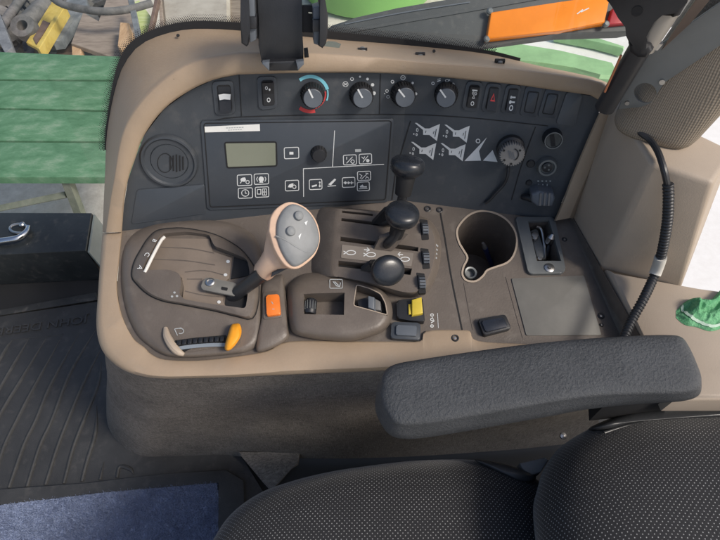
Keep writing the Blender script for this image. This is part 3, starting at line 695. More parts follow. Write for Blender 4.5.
part('link_bolt', revolve([(.0058, 0), (.0058, .0022), (.004, .003), (.0035, .0015), (0, .0015)], DH.hit(210.6, 282.6, .012), DH.n, 20), STEEL, lk)
part('link_slot', slab([(221.5,286.5),(228,287.8),(227,290.8),(221,289.6)], DH, .0124, .012, 0, r=1), BLACKM, lk)
# --- hand throttle
tw = [(166,326),(172,322),(196,321),(226,322.5),(243,325),(246,338),(240,350),(214,354.5),(190,356),(176,351),(168,341)]
ts = part('throttle_slot', join(slab([(170.5,341.5),(196,337),(226,335.5),(240,336),(240,344),(214,348),(190,352),(176,351)], DH, .001, 0, 0, r=3)), BROWN2)
part('slot_lip', tube([DH.hit(165.5,328,.001), DH.hit(167,336,.003), DH.hit(172,345,.004), DH.hit(178,351.5,.003), DH.hit(184,354.5,.001)], [.0026, .0046, .0052, .0046, .0022], 10, 4), BEIGE2, ts)
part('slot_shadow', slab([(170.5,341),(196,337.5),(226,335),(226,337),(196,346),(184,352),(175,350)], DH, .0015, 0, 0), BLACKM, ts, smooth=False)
part('throttle_track', ribbon(cr2([(174,349.2),(190,346.6),(210,345),(227,344.8)], 5), 3.6, DH, .0042), plastic('track_grey', (.22, .25, .28), .4, .05), ts)
part('throttle_ribs', join(*[box3(DH.hit(174+5.4*i, 344.3-.85*i+.036*i*i, .0035), .0052, .0068, .006, Matrix.Rotation(R(2), 3, 'Z'), .0012) for i in range(10)]), BLACK, ts)
part('throttle_dial', slab(cr2([(171,342.5),(198,338.2),(228,336)], 4)+cr2([(228,343.5),(198,344.5),(172.5,349)], 4), DH, .0035, 0, .001, 2), BLACKM, ts)
oh = [(231,325.5),(235,323.6),(239.6,324),(241.6,330),(240.5,337),(235.5,345),(229.5,350.5),(225.6,350),(224.8,345.5),(227.5,336)]
part('throttle_handle', mound(DH, [(oh, .002), (oh, .010), (shrink(oh, .93), .015), (shrink(oh, .7), .0185), (shrink(oh, .35), .0195)], 4), ORANGE, ts)
part('throttle_mark', join(ribbon([(174.5,329),(177.5,335.5)], .8, DH, .0008), ribbon([(174.5,329),(181.5,327.8)], .8, DH, .0008), ribbon(circ(180.5,331,3.2,2.6,12,-120,110), .8, DH, .0008)), GREYPRINT, ts)
# --- raised block with the orange button
ob = [(262,283),(270,277),(280,274.5),(283.5,277),(286,300),(288.5,330),(287.5,339),(275,347),(262,351.5),(256,350),(257,336),(261,318),(261,300)]
blk = part('button_block', mound(DK, [(ob, 0), (ob, .006), (shrink(ob, .95), .010), (shrink(ob, .88), .0125), (shrink(ob, .6), .013)], 3), BROWN2, angle=60)
part('button_frame', slab([(263,291.5),(279.5,290.5),(282.5,317),(263.5,319.5)], DK, .0142, .011, .0006, 2, r=2), BROWN, blk)
ob_ = part('orange_button', slab([(266,295),(279,294),(280.6,314),(266.8,316)], DK, .0185, .012, .0012, 3, r=2), ORANGER, blk)
part('button_print', join(ribbon([(271.5,301.5),(273,304)], .7, DK, .0188), ribbon([(272,309),(274.5,309)], .7, DK, .0188)), GREYPRINT, ob_)
part('block_edge', tube([DK.hit(281.5,276,.006), DK.hit(285.5,300,.007), DK.hit(288,336,.004)], .0012, 8, 4), BEIGE2, blk)
# --- valve block with three levers
vb = [(318,211),(330,207),(360,209),(400,213),(426,218),(437,229),(441.5,246),(439,268),(433,284),(423,296),(405,297.5),(385,292),(360,285),(330,278),(312,275),(313,240)]
vt = [(338,211.5),(345,209.5),(362,210.5),(400,215),(423,220.5),(432,231),(435,247),(432.5,265),(427,280),(417,291),(404,292),(385,287),(362,281),(342,277),(333,273),(335,240)]
vbk = part('valve_block', mound(DK, [(vb, -.001), (mixP(vb, vt, .15), .005), (mixP(vb, vt, .6), .017), (mixP(vb, vt, .85), .0225), (vt, .0245)], 4), BROWN2, angle=60)
VT = .0245
slots = [[(342,210.5),(373,213.8),(373,216),(342,212.8)], [(341.5,218),(384,222.8),(384,226.5),(341,220.8)], [(340.5,236.5),(418.5,247.2),(418,251.5),(340,241)], [(338.5,260.5),(412,268.5),(410.5,275),(338,266.5)]]
VP = Plane(DK.o+DK.n*VT, DK.n)
cut(vbk, [pit(s_, .02, VP, .02) for s_ in slots])
for s_ in slots: part('slot_floor', fill(s_, VP, -.012), BLACKM, vbk, smooth=False)
dp = part('symbol_plate', slab([(342,244.5),(413.5,253),(411.5,266.3),(341,257.8)], DK, VT+.0008, VT-.001, 0, r=1), plastic('taupe_plate', (.20, .175, .15), .5, .05))
dS = VT+.0011
def implement(x, y, arrow):
    g_ = [ribbon(ell(x, y, 4.6, 2.1, 12), .8, DK, dS, True), ribbon([(x-7.5, y+1.5), (x-4.2, y-.2)], .8, DK, dS), ribbon([(x-7.5, y-1.5), (x-4.2, y+.2)], .8, DK, dS)]
    if arrow: g_ += [ribbon([(x-7+arrow[0], y-5), (x-2+arrow[0], y-4.5)], .9, DK, dS), ribbon([(x-4+arrow[0]*1.0, y-7), (x-1.6+arrow[0], y-4.5), (x-4.6+arrow[0], y-3)] if arrow[1] > 0 else [(x-4.6+arrow[0], y-7), (x-7+arrow[0], y-5), (x-5+arrow[0], y-3)], .8, DK, dS)]
    return part('implement_mark', join(*g_), WHITE, dp, smooth=False)
implement(351, 252.6, None); implement(371, 254.6, (0, 1)); implement(405, 259.2, (0, -1))
def lever(foot, kn, kh, rx, ry, stem, label, neck=.008, tilt=(0, 0)):
    """foot px on the block, knob px with its height over the deck, stem via points (px, height)"""
    o = DK.hit(kn[0], kn[1], kh); pts = [DK.hit(foot[0], foot[1], VT-.012)]+[DK.hit(x, y, h) for x, y, h in stem]
    lv = part('hydraulic_lever', tube(pts+[o-(o-pts[-1]).normalized()*.004], [.0062]*len(pts)+[neck], 14, 4), BLACK, label=label)
    ax = (o-pts[-1]).normalized(); ax = (ax+Vector((tilt[0], tilt[1], .35))).normalized()
    m = (o-CAM).dot(FWD)/FPX
    part('lever_collar', revolve([(neck*1.0, -.034), (neck*1.12, -.018), (neck*1.22, -.006), (neck*1.05, .0)], o-ax*.004, ax, 24), BLACKM, lv)
    a, b = rx*m, ry*m
    part('lever_knob', revolve([(.35*a, -.40*b*1.5), (.74*a, -.36*b*1.5), (.94*a, -.20*b*1.5), (1.0*a, -.05*b), (1.0*a, .14*b), (.95*a, .32*b), (.84*a, .44*b), (.6*a, .52*b), (.3*a, .56*b), (0, .57*b)], o, ax, 40, 1.0, b/a*1.08, u=(1, .12, 0)), GLOSSB, lv)
    return lv
lever((374,222), (407.5,166), .105, 17.5, 15.5, [(384,222,VT+.004), (397,217,.045), (402,199,.070), (404,186,.085)], 'rear tall lever', .0105)
lever((384,246), (402,215), .080, 17.5, 15.5, [(388,243,.036), (396,234,.052)], 'middle lever', .009, (0, -.15))
lever((372,266), (387.5,270.5), .058, 17.5, 14.5, [(374,264,.034), (380,266,.045)], 'short front lever', .008, (0, -.2))
part('lever_fin', prism3([DK.hit(*p) for p in ((372,220,.026), (384,207,.06), (392,204,.065), (396,222,.03))], Vector((.0, -.006, -.001)), .001), BLACK)
part('lever_fin', prism3([DK.hit(*p) for p in ((374,245,.026), (379,235,.042), (398,228,.052), (408,230,.05), (392,247,.027))], Vector((.0, -.006, -.001)), .001), BROWN)
part('lever_fin', prism3([DK.hit(*p) for p in ((361,266,.026), (371,259,.037), (384,262,.04), (380,269,.027))], Vector((.0, -.006, -.001)), .001), BLACK)
for x, y in ((424.5,229.5), (425.5,258.5), (421.5,283)):
    tw_ = part('flow_thumbwheel', slab([(x-5,y-10.5),(x+3,y-9.5),(x+4.5,y+10),(x-2.5,y+10.5)], DK, VT+.0006, VT-.004, 0, r=1), BLACKM)
    ctr = DK.hit(x, y, VT-.001); ax_ = Vector((1, .08, 0))
    part('wheel_rim', revolve([(.0085, -.0042), (.0095, -.0034), (.0095, .0034), (.0085, .0042)], ctr, ax_, 30), GREYB, tw_)
    part('wheel_teeth', join(*[box3(ctr+Vector((0, math.cos(t)*.0097, math.sin(t)*.0097)), .0075, .0012, .0012, Matrix.Rotation(t, 3, 'X')) for t in [R(a) for a in range(0, 360, 24)]]), BLACK, tw_)
part('flow_scale', join(*[ribbon([(435.5-.3*i, 244+4*i), (438-.4*i, 246.5+4*i)], 1.3, DK, .0215-.0005*i) for i in range(4)]), GREYPRINT)
# --- front hump with two recesses
hp = [(287,290),(292,281),(302,274.5),(316,272.5),(338,274),(360,278.5),(376,285),(386,294),(392,306),(392,319),(386,329),(376,335),(352,341.5),(326,340.5),(305,337.5),(292,332),(288,318)]
def toward(P, f, S0, S1):
    S0, S1 = Vector(S0), Vector(S1); out = []
    for p in P:
        q = Vector(p); t = max(0, min(1, (q-S0).dot(S1-S0)/(S1-S0).length_squared)); e = q.lerp(S0.lerp(S1, t), f); out.append((e.x, e.y))
    return out
HS = ((316, 307), (366, 310))
hm = part('joystick_hump', mound(DK, [(hp, -.001), (hp, .004), (toward(hp, .03, *HS), .010), (toward(hp, .08, *HS), .0155), (toward(hp, .15, *HS), .020), (toward(hp, .24, *HS), .0228), (toward(hp, .36, *HS), .0243), (toward(hp, .6, *HS), .0247), (toward(hp, .9, *HS), .0248)], 4), BROWN2, angle=70)
HP = Plane(DK.o+DK.n*.0245, DK.n)
w1 = [(303.5,294),(318,293.3),(344.6,292.6),(344,315),(318,314.6),(304,314)]
w2 = [(356.5,284.6),(370,288.5),(380.5,293.5),(385.5,303),(387.5,315),(370,310),(353.5,305.5)]
cut(hm, [join(pit(w1, .030, HP, .03, .9), pit(w2, .019, HP, .03, .95))], angle=62)
part('recess_lit_rim', ribbon(rnd(w2, 2.5), .9, HP, .0006, True), BEIGE2, hm)  # pale ribbon draws the lit edge of the recess
c = HP.hit(310.5, 307, -.006)
rl = part('roller', revolve([(.0065, -.010), (.0078, -.008), (.0078, .008), (.0065, .010)], c, (.05, 1, .12), 24), BLACK)
part('roller_notch', join(*[tube([c+Vector((math.sin(t)*.0079, -.006, math.cos(t)*.0079)), c+Vector((math.sin(t)*.0079, .006, math.cos(t)*.0079))], .0007, 6) for t in (-.9, -.45, 0, .45, .9)]), STEELD, rl)
rs = part('paddle_switch', slab([(357,300),(370,296),(382,303.5),(382,312),(372,311),(358,305.5)], HP, -.008, -.016, .001, 2), BLACK)
part('paddle', prism3([HP.hit(*p) for p in ((368,295.5,.004), (374,297,.003), (374,309.5,.001), (368,307,.002))], Vector((.004, -.001, -.012)), .001), GREYB, rs)
part('paddle_step', slab([(375,298.5),(380.5,301.5),(381,310.5),(375,309.5)], HP, -.004, -.012, .0008, 2), GREYK, rs)
def outline_box(x0, y0, x1, y1, pl, off): return ribbon(rnd(rect(x0, y0, x1, y1), 1), .7, pl, off, True)
part('joystick_mark', join(outline_box(329.8,279.4,342.3,288.2,DK,.0246), ribbon([(333,281.5),(336.5,285.8),(339.5,286.5),(340.5,282.5)], .9, DK, .0246), ribbon([(334.5,281.5),(338.5,285.3)], .9, DK, .0247)), GREYPRINT, hm)
# --- yellow latch switch, blank button, print
ys = part('latch_switch', slab([(396.4,301),(402,299.5),(422.5,297.5),(425,321.5),(410,320.5),(397.2,318)], DK, .010, -.001, .003, 3, r=2), BLACK)
part('yellow_slide', join(prism3([DK.hit(*p) for p in ((411.8,299.6,.018), (421.6,296.8,.020), (423,313,.016), (412,315.5,.014))], -DK.n*.009, .0012), slab([(408.5,304),(411.6,303.5),(411.6,314),(408.7,314)], DK, .0125, .008, .0005, 2)), YELLOW, ys)
bb = part('blank_switch', slab([(391.7,321.7),(420.6,322.8),(420.2,340),(390.6,338.2)], DK, .0075, -.001, .0012, 3, r=3), PANEL2)
part('button_face', slab([(396.5,324.8),(417,325.8),(416.4,336),(396,334.8)], DK, .0105, .005, .0012, 3, r=1.5), GREYB, bb)
part('implement_print', join(*[ribbon(ell(432, y, 1.5, 1.2, 8), .8, DK, .0006, True) for y in (315,319.5,326)]+[ribbon([(432,317),(434,321),(431,323)], .8, DK, .0006), ribbon([(437.5,313),(438.3,328)], .5, DK, .0006)]), WHITE, deck)
# --- deck screws
def screw(x, y, r, off=.0, pl=DK, par=con, mat=BLACK):
    o = pl.hit(x, y, off); nn = pl.norm(x, y); m = (o-CAM).dot(FWD)/FPX
    s_ = part('trim_screw', revolve([(r*m, -.001), (r*m, .0006), (r*.82*m, .0012), (r*.55*m, .0009), (r*.5*m, -.0008), (0, -.0008)], o, nn, 20), mat, par)
    part('screw_core', revolve([(r*.36*m, -.001), (r*.34*m, .0006), (0, .0007)], o, nn, 12), STEEL, s_)
screw(427.5,209,3.6); screw(439.5,210,3.4); screw(455.2,338.2,3.8,.0045); screw(601,316,3.4); screw(564.5,239.5,2.6); screw(250,213,3,0)
screw(601.5,325,2.0); screw(218.5,353.3,1.4)
# --- latch module on the right
fr = [(515.5,216.7),(554.5,217),(566,270),(562,273.5),(531,274),(528,271)]
lm = part('latch_frame', slab(fr, DK, .0048, -.001, .0015, 3, r=3), STEELD)
cut(lm, [pit(latch_hole, .03, DK, .03)])
part('latch_plate', slab([(530,231),(537,228.5),(547,259),(538,260.5)], DK, -.012, -.020, .001, 2, r=2), STEELD, lm)
part('latch_arm', tube([DK.hit(536.5,226.5,-.004), DK.hit(541,229,-.006), DK.hit(543.5,240,-.010), DK.hit(545,257,-.012), DK.hit(541,259.5,-.010)], .0018, 8, 4), STEEL, lm)
part('latch_bolt', revolve([(.0062, -.004), (.0062, 0), (.0045, .0022), (0, .0024)], DK.hit(534.5,235.5,-.004), DK.n, 16), STEEL, lm)
part('latch_bolt', revolve([(.004, -.004), (.004, 0), (.003, .002), (0, .0022)], DK.hit(539.5,259,-.003), DK.n, 14), STEEL, lm)
part('latch_pin', tube([DK.hit(549,242,-.008), DK.hit(551.5,237,.004), DK.hit(552.5,234.5,.006)], [.0052, .0052, .0026], 14), STEEL, lm)
part('latch_rod', tube([DK.hit(546,256,-.02), DK.hit(550,242,-.01)], .003, 8), BLACK, lm)
lb = part('latch_badge', revolve([(.0066, 0), (.0066, .0012), (.0055, .0018), (0, .0018)], DK.hit(549.2,268,.0048), DK.n, 20), STEEL, lm)
part('badge_mark', ribbon([(547.5,266.5),(549,268.8),(551,268)], .9, DK, .0070), BLACKM, lb)
# --- grey plate, black button in a shallow tray
part('grey_plate', slab([(511.5,278.5),(584,275.5),(601.5,335),(526.5,335.5)], DK, .0014, -.001, .0004, 2, r=1.5), PLATEG)
for e_ in ([(464,283),(468,305),(473,330)], [(506,277),(515,310),(523,338)]): part('tray_edge', ribbon(cr2(e_, 4), .6, DK, .0006), BROWN2)
bt_ = part('push_switch', slab([(478.2,319),(505.4,314.2),(511.4,328.4),(484.2,335.4)], DK, .008, -.001, .001, 3, r=2.5), BLACK)
part('switch_cap', slab([(481.5,321),(503.6,317),(508,326.8),(486,332)], DK, .0105, .006, .001, 3, r=2), plastic('smoky_cap', (.022, .026, .036), .25, .03), bt_)
# --- cloth skirt under the rim
sk_t = [(103,335),(105,350),(118,364),(136,372),(160,376),(200,375.5),(238,374.5),(268,373),(292,372),(352,369.5),(420,365),(480,359),(530,355),(600,352)]
sk_b = [(106,395),(107,421),(113,436),(124,447.5),(142,456),(168,456.3),(194,455.6),(225,455),(250,457),(340,458.5),(420,456),(480,452),(530,448),(600,440)]
St, Sb = cr2(sk_t, 5), cr2(sk_b, 5)
rows = []
for k in range(13):
    t = k/12; row = []
    for i, (a, b) in enumerate(zip(St, Sb)):
        pa, pb = DK.hit(a[0], a[1], -.02), FL.hit(b[0], b[1], .012)
        p = pa.lerp(pb, t); d = noise.noise(Vector((p.x*9, p.y*9, p.z*7)))*.007*math.sin(math.pi*t)
        p = p+Vector((0, -1, 0))*d+Vector((0, .012*math.sin(math.pi*t), 0)); row.append(p)
    rows.append(row)
sk_ = part('cloth_skirt', loft(rows, closed=False), SKIRT)
part('skirt_flap', prism3([FL.hit(*p) for p in ((238,452,.05), (262,452,.05), (300,452,.05), (298,464,.03), (291,468.5,.02), (281,480,.016), (271,491,.013), (262,481,.014), (250,465,.02))], Vector((0, 0, -.006)), .002), SKIRT, sk_)
# --- gear lever with moulded grip
gl_ = part('gear_lever', tube([DH.hit(232,298,-.004), DH.hit(240,291,.010), DK.hit(262,274,.050)], [.0085, .0085, .0095], 16), BLACK)
hc = DK.hit(295, 236, .098)                 # centre of the grip face
vn = (CAM-hc).normalized(); GPn = (vn+Vector((.34, .10, .10))).normalized(); GP = Plane(hc, GPn)
rimpx = [(269,231),(271,217),(279,206.5),(291,202),(306,208),(316.5,221.5),(320,238),(316,253),(307,263),(296,269),(285,265),(275,250)]
facepx = [(276,237),(277,222),(283,210),(292,204.5),(304.5,209.5),(314,221.5),(318.5,238),(315,251),(306,260.5),(295.5,266.5),(288,262.5),(281,251)]
rp = [GP.hit(p[0], p[1]) for p in cr2(rimpx+[rimpx[0]], 5)[:-1]]
n_r = len(rp); cg = sum(rp, Vector())/n_r
ax = (DK.hit(262,272,.045)-cg)
neck_c = DK.hit(264,271,.046); u_, v_ = frame(neck_c-hc)
def neck_ring(t, r, shift=0.0):
    c_ = hc.lerp(neck_c, t)
    out = []
    for p in rp:
        d = p-cg; d = d-(neck_c-hc).normalized()*d.dot((neck_c-hc).normalized())
        out.append(c_+d.normalized()*r if r else c_)
    return out
back = [p-GPn*.007+(cg-p)*.0 for p in rp]
b2 = [cg+(p-cg)*.93-GPn*.017 for p in rp]
def mixr(a, b, t): return [x.lerp(y, t) for x, y in zip(a, b)]
nk1, nk2, nk3 = neck_ring(.62, .0165), neck_ring(.85, .0140), neck_ring(1.0, .0135)
tan_ = part('grip_shell', loft([[cg+(p-cg)*.5+GPn*.001 for p in rp], [cg+(p-cg)*.97+GPn*.001 for p in rp], rp, back, b2, mixr(b2, nk1, .55), nk1, nk2, nk3, neck_ring(1.06, .012), neck_ring(1.07, .006)], True, True), TAN, gl_, angle=70)
fp_ = [GP.hit(p[0], p[1], .001) for p in cr2(facepx+[facepx[0]], 5)[:-1]]; cf_ = sum(fp_, Vector())/len(fp_)
part('grip_face', loft([fp_, [p+GPn*.003 for p in fp_], [cf_+(p-cf_)*.9+GPn*.0055 for p in fp_], [cf_+(p-cf_)*.6+GPn*.0075 for p in fp_], [cf_+(p-cf_)*.2+GPn*.008 for p in fp_]], True, True), GRIPG, gl_, angle=70)
for x, y, r in ((298.5,215.8,5.0), (290.5,231.2,5.0)):
    o = GP.hit(x, y, .009); m = (o-CAM).dot(FWD)/FPX
    part('grip_button', revolve([(r*m, -.006), (r*m, .001), (r*.85*m, .0032), (r*.45*m, .0044), (0, .0048)], o, GPn, 24), GRIPG, gl_)
part('grip_mark', join(fill([(304.5,222.5),(307.8,220.5),(306,225.5)], GP, .0092), fill([(298.5,236),(301.5,233),(299.5,239.5)], GP, .0092)), WHITE, gl_, smooth=False)
part('grip_crease', tube([GP.hit(276,236,.0045), GP.hit(286,240.5,.0075), GP.hit(297,247.5,.0082), GP.hit(307,252,.0070), GP.hit(315,249,.0045)], .0011, 8, 4), GRIPG, gl_)
part('grip_trim', slab([(270.5,277.5),(272,272.5),(284.5,266.2),(287.5,268.5)], Plane(DK.hit(276,273,.062), vn), .004, -.004, .0008, 2), BLACK, gl_)

# ================================================================== RIGHT-HAND TRIM, PILLAR, BRACKET
f1a, f1b = DK.hit(571, 218), DK.hit(622, 334)
dF = (f1b-f1a); dF.z = 0; nF = Vector((dF.y, -dF.x, 0)).normalized(); nF = nF if nF.x < 0 else -nF
F1 = Plane(f1a, nF, dF)
ZS = F1.hit(605, 268).z; ZT = F1.hit(652, 163).z
print('shelf', ZS, 'ledge', ZT, 'corner', F1.hit(605, 268), F1.hit(652, 163))
SP, LP = zplane(ZS), zplane(ZT)
cor = F1.hit(605, 268); corT = Vector((F1.hit(652, 163).x, F1.hit(652, 163).y, ZT)); R0 = SP.hit(697, 292); R1 = LP.hit(714, 183)
trim = thing('side_trim', 'beige moulded trim box at the right end of the console, with a bright flat shelf', 'interior trim', (cor.x+.1, cor.y, 0))
def bevel_solid(V, Fc, b, seg=3):
    bm = bmesh.new(); vs = [bm.verts.new(v) for v in V]
    for f in Fc: bm.faces.new([vs[i] for i in f])
    bmesh.ops.recalc_face_normals(bm, faces=bm.faces)
    if b: bmesh.ops.bevel(bm, geom=list(bm.edges), offset=b, segments=seg, profile=.5, affect='EDGES', clamp_overlap=True)
    return bm_out(bm)
a0, a1 = DK.hit(570.5, 216), F1.hit(617.5, 110); dn = Vector((0, 0, -.03))
bk0 = LP.hit(735, 150); bk1 = LP.hit(612, 92)
# upright box: left face a0-a1-corT-cor, front face cor-corT-R1-R0
base = [a0+Vector((0, 0, -.08)), cor+Vector((0, 0, -.06)), R0+Vector((0, 0, -.06)), Vector((bk0.x, bk0.y, ZS-.06)), Vector((bk1.x, bk1.y, ZS-.06))]
tops = [a1, corT, R1, bk0, bk1]
V = base+tops
upr = mk('trim_upright', bevel_solid(V, [(4, 3, 2, 1, 0), (5, 6, 7, 8, 9), (0, 1, 6, 5), (1, 2, 7, 6), (2, 3, 8, 7), (3, 4, 9, 8), (4, 0, 5, 9)], .006), BEIGE2, trim, angle=50)
sp = [cor+nF*-.002, SP.hit(700, 293), SP.hit(800, 300), SP.hit(800, 399), SP.hit(676, 399), F1.hit(650, 352)]
sp[5].z = ZS; q0 = F1.hit(650, 352); 
mk('trim_shelf', prism3(sp, Vector((0, 0, -.035)), .006), BEIGE2, trim, angle=50)
# lower left strip that joins the shelf to the deck
mk('trim_skirting', prism3([cor+Vector((-.002, 0, -.004)), a0+Vector((.0, 0, .006)), a0+nF*.006+Vector((0, 0, .0)), DK.hit(622, 334, .001)+nF*.003, DK.hit(640, 352, .001)+nF*.003, F1.hit(650, 352)], Vector((0, 0, -.04)), .002), BROWN, trim)
# ribbed pillar cover standing on the ledge
def rib_mat():
    m, nt, b = new_mat('ribbed_cover'); L = nt.links.new
    tc = N(nt, 'ShaderNodeTexCoord'); sx = N(nt, 'ShaderNodeSeparateXYZ'); L(tc.outputs['UV'], sx.inputs[0])
    def wv(s, k):
        a = N(nt, 'ShaderNodeMath', operation='MULTIPLY'); L(s, a.inputs[0]); a.inputs[1].default_value = k
        c_ = N(nt, 'ShaderNodeMath', operation='SINE'); L(a.outputs[0], c_.inputs[0]); return c_.outputs[0]
    u = wv(sx.outputs[0], 2*math.pi/.0026); v = wv(sx.outputs[1], 2*math.pi/.0030)
    ad = N(nt, 'ShaderNodeMath', operation='ADD'); L(u, ad.inputs[0])
    h = N(nt, 'ShaderNodeMath', operation='MULTIPLY'); L(v, h.inputs[0]); h.inputs[1].default_value = .5; L(h.outputs[0], ad.inputs[1])
    r = N(nt, 'ShaderNodeMapRange'); r.inputs[1].default_value = -1.5; r.inputs[2].default_value = 1.5; L(ad.outputs[0], r.inputs[0])
    c_ = N(nt, 'ShaderNodeValToRGB'); c_.color_ramp.elements[0].color = (.19, .158, .12, 1); c_.color_ramp.elements[1].color = (.29, .245, .19, 1)
    L(r.outputs[0], c_.inputs[0]); L(c_.outputs[0], b.inputs['Base Color']); b.inputs['Roughness'].default_value = .8
    bp = N(nt, 'ShaderNodeBump'); bp.inputs['Strength'].default_value = .6; bp.inputs['Distance'].default_value = .001; L(r.outputs[0], bp.inputs['Height']); L(bp.outputs[0], b.inputs['Normal'])
    return m
RIB = rib_mat()
pcL, pcR = LP.hit(614, 124), LP.hit(688, 146)
ex = (pcR-pcL); W_ = ex.length; ex.normalize(); ey = Vector((-ex.y, ex.x, 0)); ey = ey if ey.y > 0 else -ey
cc = (pcL+pcR)/2+ey*W_*.25
prof = []
for k in range(40):
    a = 2*math.pi*k/40; sx_ = math.copysign(abs(math.cos(a))**.6, math.cos(a)); sy_ = math.copysign(abs(math.sin(a))**.6, math.sin(a))
    prof.append((sx_*W_*.56, sy_*W_*.5))
rings = []
for h, s in ((0, .90), (.004, .97), (.012, 1), (.10, 1.02), (.25, 1.06), (.45, 1.1)):
    cen = cc+Vector((0, 0, h))+ex*h*.18+ey*h*.12
    rings.append([cen+ex*p[0]*s+ey*p[1]*s for p in prof])
Vv, Ff = loft(rings, True, True)
pc = mk('pillar_cover', (Vv, Ff), RIB, None, angle=60, uv=lambda co: ((math.atan2((co-cc).dot(ey), (co-cc).dot(ex))*W_*.6), co.z))
tag(pc, 'ribbed grey-beige rounded cover standing on the trim ledge at the right', 'pillar cover')
# pole, clamp and grey bracket
p0 = CAM+(PN.hit(603, 107, .006)-CAM)*.90; nv = (CAM-p0); nv.z = 0; nv.normalize(); V1 = Plane(p0, nv)
br = thing('mounting_bracket', 'black pole with clamp and drilled grey plate at the right corner of the dash', 'bracket', p0)
pt, pb = V1.hit(692, -40, .012), V1.hit(604.5, 108, .008)
mk('pole', tube([pb, pb.lerp(pt, .5), pt], .0105, 20), BLACK, br)
mk('pole_lit_edge', tube([V1.hit(613, 92, .014)+RGT*-.0085, V1.hit(630, 55, .014)+RGT*-.0085], .0012, 8), plastic('orange_edge_light', (.45, .16, .07), .4, 0), br)  # orange strip paints the light caught along the black pole's edge
mk('inner_sleeve', tube([V1.hit(641.5, 46, .018), V1.hit(671, 0, .018), V1.hit(690, -30, .018)], .0128, 20), plastic('sleeve_grey', (.30, .28, .25), .4, .05, metal=.3), br)
pl_px = [(641,58),(724,0),(770,-40),(772,0),(760,20),(664,82),(650.5,104),(640,107.5),(617.5,109.5),(622,98),(632,78)]
bp_ = mk('bracket_plate', slab(pl_px, V1, -.004, -.007, .0008, 2), STEELD, br)
cut(bp_, [pit([(p[0], p[1]) for p in circ(645, 93, 11.5, 10, 24)], .03, Plane(V1.o-V1.n*.004, V1.n), .02), pit(circ(627.5, 102.5, 2.3, 2.3, 12), .03, Plane(V1.o-V1.n*.004, V1.n), .02), pit([(621,96),(639,68),(640.2,68.8),(622.4,96.6)], .03, Plane(V1.o-V1.n*.004, V1.n), .02)])
for x, y, r in ((662.5, 81.5, 2.0), (627.5, 102.5, 1.6)):
    mk('plate_bolt', revolve([(r*.0014, 0), (r*.0014, .002), (0, .002)], V1.hit(x, y, -.0042), V1.n, 12), STEEL, br)
mk('clamp', slab([(596,-30),(604,0),(612,7),(622,15),(630,25),(631,36),(628,46),(629,53),(637,58.5),(646,59),(652,52),(650,46),(643,43),(641,37),(650,20),(664,8),(672,19),(679,17),(687,3),(700,-30)], V1, .036, .004, .004, 3), BLACK, br)
mk('clamp_hole', revolve([(.0045, 0), (.0045, .001), (0, .001)], V1.hit(637, 11, .036), V1.n, 16), BLACKM, br)
mk('clamp_screw', tube([V1.hit(655, 48, .02), V1.hit(660, 42, .02)], .0035, 10), STEEL, br)
mk('brace_strip', slab([(661,51),(668,40),(694,2),(712,-20),(718,-10),(690,24)], V1, .002, -.002, .0006, 2), plastic('brown_strip', (.12, .085, .065), .5, .1), br)
# corrugated conduit
F2n = (corT-cor).cross(R0-cor).normalized(); F2n = F2n if F2n.dot(CAM-cor) > 0 else -F2n
F2 = Plane(cor, F2n)
cd = thing('wiring_conduit', 'thin black cable running into corrugated black hose that hangs down the beige trim', 'cable conduit', F2.hit(664, 230, .015))
cab = [LP.hit(632, 124, .012), LP.hit(641, 133, .010), LP.hit(650, 140, .009), LP.hit(658, 152, .008), F2.hit(664, 170, .010), F2.hit(668, 188, .014)]
mk('cable', tube(cab, .0034, 10, 6), BLACK, cd)
SH = lambda x, y, o: zplane(ZS).hit(x, y, o)
hose = [F2.hit(668, 184, .014), F2.hit(668.5, 200, .016), F2.hit(667, 224, .018), F2.hit(661.5, 254, .020), SH(655, 274, .030), SH(644, 298, .022), SH(633, 318, .014), SH(624.5, 337, .010), SH(618, 356, .006)]
hp_ = crom(hose, 70)
print('depth V1', [(V1.t(*q), LP.t(*q)) for q in ((650,104),(650,140),(680,60))]); rad = [.0060+.0009*math.sin(i*2*math.pi/5) for i in range(len(hp_))]
# even spacing
d = [0]
for i in range(1, len(hp_)): d.append(d[-1]+(hp_[i]-hp_[i-1]).length)
rad = [.0052+.0006*math.sin(x*2*math.pi/.0042) for x in d]
mk('corrugated_hose', tube(hp_, rad, 14), BLACK, cd, angle=60)
i0 = min(range(len(hp_)), key=lambda i: abs(proj(hp_[i])[1]-257)); i1 = min(range(len(hp_)), key=lambda i: abs(proj(hp_[i])[1]-275))
mk('label_sleeve', tube(hp_[i0:i1], .0068, 16), plastic('pale_sleeve', (.55, .53, .48), .5, .05), cd)
